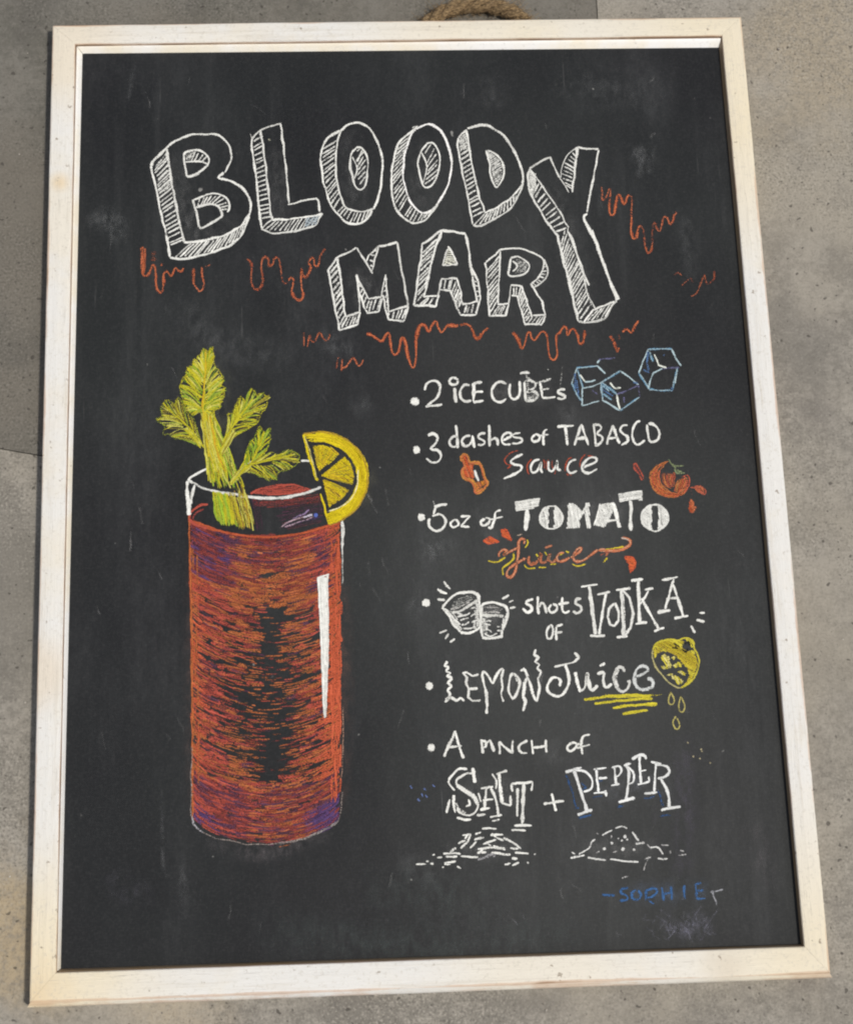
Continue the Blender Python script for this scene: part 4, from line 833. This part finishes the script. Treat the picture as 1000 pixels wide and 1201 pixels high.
word(I, [('102,183 75,222 112,235 92,265 132,280 100,305 138,325 105,362 138,392 105,425 125,455 115,490 85,527', 2.4, 1.1, WHITE, False), ('90,505 130,480 180,515 215,485 245,515', 2.6, 1.1, WHITE, False), ('237,285 265,315 260,370 282,420 272,490', 2.8), ('232,290 262,276 312,305 367,295', 2.4, 1.1, WHITE, False), ('285,412 357,412', 2.6), ('268,480 312,515 382,510', 2.4, 1.1, WHITE, False),
  ('402,265 395,310 417,380 430,430 434,500 432,622', 2.7), ('400,265 440,300 480,372', 2.5), ('480,372 520,290 555,247 580,258', 2.5), ('572,250 555,330 562,400 553,450 570,522', 2.6), ('655,285 630,312 614,420 640,480 660,490 692,430 705,350 682,310 655,285', 2.4), ('670,300 690,350', 2, .6), ('714,262 745,245 780,300 750,370 738,470 756,520 735,600', 2.8, 1.1, WHITE, False), ('757,280 800,380 822,470 850,522', 2.7), ('842,83 828,130 866,150 836,188 872,212 853,238 886,270 860,330 876,400 852,522', 2.5, 1.1, WHITE, False)], lab='wobbly dripping lettering')
F(640, 760, 7.143)
word(I, [('235,43 275,75 240,110 180,135 68,156', 2.3), ('250,60 272,78 245,105', 2.6), ('160,140 186,210 188,300 150,380 95,405 30,380 10,330 40,265 80,245 125,270 115,322', 3.0), ('245,203 262,300 292,367', 3.4), ('290,365 322,330 345,215', 2.4), ('345,205 352,280 380,352 435,315', 3.2), ('448,150 494,130', 3.2), ('428,217 480,210 478,270 500,327 552,300', 3.2), ('652,202 642,167 605,160 575,220 575,290 600,345 640,366 682,340 700,290 688,268', 3.0, .98), ('605,175 582,260 602,335', 3.2, .7), ('738,242 800,222 850,190 840,160 790,155 750,200 745,290 780,340 830,347 892,320 890,270 848,255', 3.0, .92, (.64, .67, .67))], lab='curly script lettering')
F(640, 730, 4.545)
c = Chalk(); LM = (.62, .54, .05)
for t in ('203,412 350,392 565,386', '258,434 400,416 568,406', '356,457 460,442 592,438', '408,487 480,478 542,468'):
    for k in range(2): c.s(t, 2.6, LM, .95, jit=.5)
c.s('555,388 620,384', 1.8, LM, .4); c.s('210,408 380,398 560,398', 2, LM, .8)
c.build('underline', I, label='four yellow strokes under the word Juice')
c = Chalk(); F(755, 740, 10); L2 = (.60, .53, .06)
c.fill('100,220 140,150 220,112 330,110 420,112 470,130 440,190 500,240 580,230 635,380 600,500 540,590 450,650 500,590 528,520 500,430 440,360 380,300 300,250 230,235 150,270 130,330', 28, 1.3, 2.1, [L2, L2, (.52, .43, .04), (.46, .36, .04)], .95)
c.fill('480,90 540,95 580,140 575,205 535,160 500,110', 60, 1.2, 1.8, [L2], .9)
for q in ('195,290 240,268 282,300 305,370 325,432 280,442 240,380 212,350', '198,400 250,420 292,447 220,452', '318,310 350,288 372,315 340,347', '343,395 400,358 442,390 440,422 380,432 350,425', '398,470 430,458 488,500 480,527 450,522 410,492', '318,520 370,518 420,558 458,590 440,622 400,632 370,582 330,562', '255,522 300,495 345,510 300,524'): c.fill(q, 65, 1.2, 1.7, [L2, (.66, .60, .22)], .95)
c.s('95,220 130,160 210,110 330,105 400,110 470,80 530,85 580,130 585,200 622,280 645,380 610,500 540,590 430,665', 2.0, L2, .95).s('430,665 370,655 270,590 190,490 120,400 95,300 95,220', 2.0, (.46, .42, .20), .85)
for t in ('340,152 415,187', '325,195 395,205', '440,212 500,252', '500,250 512,205', '508,118 532,172', '470,150 500,135', '360,180 380,190'): c.s(t, 2.4, (.022, .023, .02), 1.0)
for t in ('310,715 290,800 296,856 342,856 352,800 310,715', '430,765 410,870 420,940 455,947 477,880 430,765', '370,1000 338,1070 360,1140 390,1157 416,1110 370,1000'): c.s(t, 1.6, (.44, .39, .13), .85)
F(640, 730, 4.545)
for x, y in ((826, 676), (830, 688), (785, 715), (820, 725), (875, 748), (755, 641)): c.dot(x, y, 1.1, (.45, .40, .25), .6)
c.build('lemon_drawing', I, label='small cut yellow lemon doodle with drops')
I = item('salt and pepper line of the recipe'); F(480, 740, 5)
word(I, [('203,737 235,660 266,588', 2.4), ('266,586 290,665 317,747', 2.4), ('232,682 308,675', 2.2), ('420,638 432,718', 2.6), ('416,636 446,650 452,672 436,684', 2.4), ('440,668 475,640', 2.2), ('475,640 496,708', 2.6), ('530,722 528,650', 2.5), ('526,648 565,688 602,718', 2.4), ('602,718 606,640', 2.2), '692,645 655,660 640,685 655,712 690,716', ('713,640 726,722', 2.5), ('795,638 803,712', 2.5), ('718,686 802,676', 2.2)], dots=[(128, 683, 4.6)])
F(500, 850, 5)
word(I, [('848,106 826,130 835,154 860,150 882,118 862,104 846,108', 2.3), ('880,120 895,110', 2), ('957,58 920,70 905,112 916,174', 2.4), ('880,138 957,116', 2.0, .8)])
F(470, 880, 5)
word(I, [('388,108 340,110 300,150 280,190 312,238', 2.2), ('432,135 380,138 328,170 330,205 380,238 432,278 452,322 432,366 392,380 345,366 330,340', 2.3), ('330,205 380,240 430,275 448,318', 4.4), ('420,103 428,140 432,190', 3.8), ('312,263 310,310 316,366', 2.6), ('288,288 276,330 268,368', 2.4), ('395,288 405,318 380,330', 1.8), ('328,393 370,408 412,408', 2.4), ('320,310 340,345 380,370', 3, .5), ('500,222 490,340', 2.8), ('468,226 540,212', 2.2), ('528,222 558,300 572,386', 2.8), ('480,292 545,285', 2.2), ('464,347 522,338', 2.4), ('523,393 592,381', 2.5), ('444,381 496,375', 2.4), ('534,413 578,408', 1.8, .8), ('455,250 470,305', 2.2), ('576,132 584,220 592,310', 3.2), ('560,141 622,119', 2.5), ('590,308 642,321 640,265', 2.4, 1.1, WHITE, False), ('534,138 560,180 555,226', 2.0), ('645,196 772,185', 2.5), ('647,196 652,242', 2.4), ('772,185 765,238', 2.4), ('720,196 715,310 710,432', 3.6), ('684,222 680,388', 2.8), ('664,441 766,440', 2.2), ('648,467 732,470', 2.3), ('836,313 957,297', 2.4), ('884,253 905,357', 2.8)], lab='doubled serif lettering')
c = Chalk(); F(640, 880, 4.545)
for t in ('105,130 135,210 165,305', '190,170 215,200 190,215', '248,252 300,243', '172,358 242,346', '378,302 412,295', '522,257 578,250', '598,215 625,300', '604,353 662,345', '155,310 175,305', '275,165 300,160'): c.l(t, 2.2, NAVY, .62, jit=.6)
c.build('handwriting_shadow', I, label='blue chalk shading beside the word Pepper')
word(I, [('150,110 190,235 220,330', 3.6), ('155,104 212,115 246,160 240,205 200,222', 2.2), ('104,117 190,92', 2.6), ('168,343 246,316', 2.8), ('268,95 280,222', 2.5), ('254,102 322,92', 2), ('280,152 326,146', 1.9), ('254,229 300,225 322,215', 2.4), ('318,212 320,246', 2.4), ('365,90 372,182', 2.4), ('350,92 390,84 402,110 385,136 370,138', 2), ('346,188 392,180', 2.3), ('425,78 442,130 425,268', 2.5), ('432,85 466,125 464,168 435,182', 2.2), ('414,81 452,71', 2), ('386,276 472,252', 2.7), ('496,32 506,182', 2.4), ('458,48 500,25 528,32 532,48', 2.6), ('500,112 534,105', 1.9), ('488,182 552,166', 2.2), ('550,168 546,140', 1.8), ('586,62 575,226', 2.5), ('558,62 614,72', 2.2), ('590,76 640,85 656,115 632,140 595,152', 2.4), ('608,146 648,228 656,305', 3.0), ('523,230 592,225', 2.3), ('613,319 670,308 717,300', 3.0, 1.0)], col=(.74, .76, .76), lab='serif lettering with blue shadow')
c = Chalk(); F(470, 880, 5)
for t in '475,458 560,458|435,490 470,480|360,500 410,492|410,492 385,540 350,575|335,545 378,530|430,525 487,512|405,575 445,535|525,495 602,495|480,552 560,525|560,515 602,527|600,513 660,545 702,578|640,572 692,576|450,582 520,570 612,577|540,560 612,582|288,602 322,570|248,605 352,605|350,622 452,627|450,607 480,580|530,600 642,613|668,600 748,606|213,628 242,628|88,670 147,668|255,662 322,650|328,680 352,692|608,672 642,662|650,635 682,635|652,676 692,658|262,620 330,622|255,670 290,668|500,540 530,560|470,600 500,600|390,490 375,520|530,490 560,510|185,614 198,612|148,650 162,650|172,664 190,666|242,686 252,684'.split('|'): c.s(t, 2.3, WHITE, rng.uniform(.85, 1.1), jit=.3)
c.s('450,640 500,625 540,610 545,630', 3, (.4, .4, .42), .6); c.dot(745, 660, 1.4, WHITE, .6); c.dot(785, 610, 1.3, WHITE, .5)
for x, y in ((60, 215), (125, 262), (192, 208), (105, 290), (150, 268), (140, 228)): c.l('%f,%f %f,%f' % (x-7, y-6, x+6, y+8), 1.8, (.12, .17, .36), .7)
c.build('salt_pile_drawing', I, label='heap of short white strokes')['kind'] = 'stuff'
c = Chalk(); F(640, 880, 4.545)
for t in '130,571 205,560|193,545 230,520 240,490 262,475|298,450 352,425|370,416 405,404 432,416|460,435 480,465 497,476|478,495 525,496|555,515 600,520 622,556|222,572 318,588|340,580 410,590 492,597|595,576 647,582|135,540 155,552|175,555 200,540'.split('|'): c.s(t, 2.0, (.68, .69, .68), .92, jit=.4)
for t in '525,580 560,570|545,575 520,640|400,680 440,670|610,505 655,508|705,558 745,550|540,500 560,530|265,545 285,540|355,545 380,538|345,455 352,465|660,535 668,545|715,535 735,537|270,440 280,445|515,485 522,495'.split('|'): c.l(t, 1.6, (.5, .5, .5), .6, jit=.4)
for x, y, r in ((310, 525, 1.9), (350, 495, 1.7), (420, 460, 2.1), (404, 482, 1.3), (410, 527, 2.2), (468, 530, 1.6), (432, 475, 1.2), (385, 470, .9)): c.dot(x, y, r, (.66, .67, .66), .9)
c.build('pepper_pile_drawing', I, label='outlined heap with a few dots')
# signature
SB = (.05, .125, .29)
sg = group('signature', 'small blue chalk signature near the bottom')
word(sg, [('300,771 366,772', 2.4), ('437,733 405,740 400,760 430,775 432,796 392,802', 2.5), ('480,745 455,760 460,790 490,796 506,770 490,745', 2.5), ('530,748 535,800', 2.4), ('528,748 575,735 592,755 562,782 538,786', 2.4), ('545,800 575,820', 2.2, .7), ('618,730 626,802', 2.5), ('665,725 670,797', 2.5), ('620,767 670,760', 2.5), ('735,720 739,792', 2.5), ('797,715 802,790', 2.5), ('793,713 828,707', 2.3), ('800,750 838,745', 2.2), ('800,792 848,788', 2.4)], col=SB, p=.80, w=2.7)
word(sg, [('876,757 942,742', 1.7, .8), ('884,748 912,828', 1.8, .8)], col=(.30, .31, .34), w=1.8, lab='small grey cross stroke')
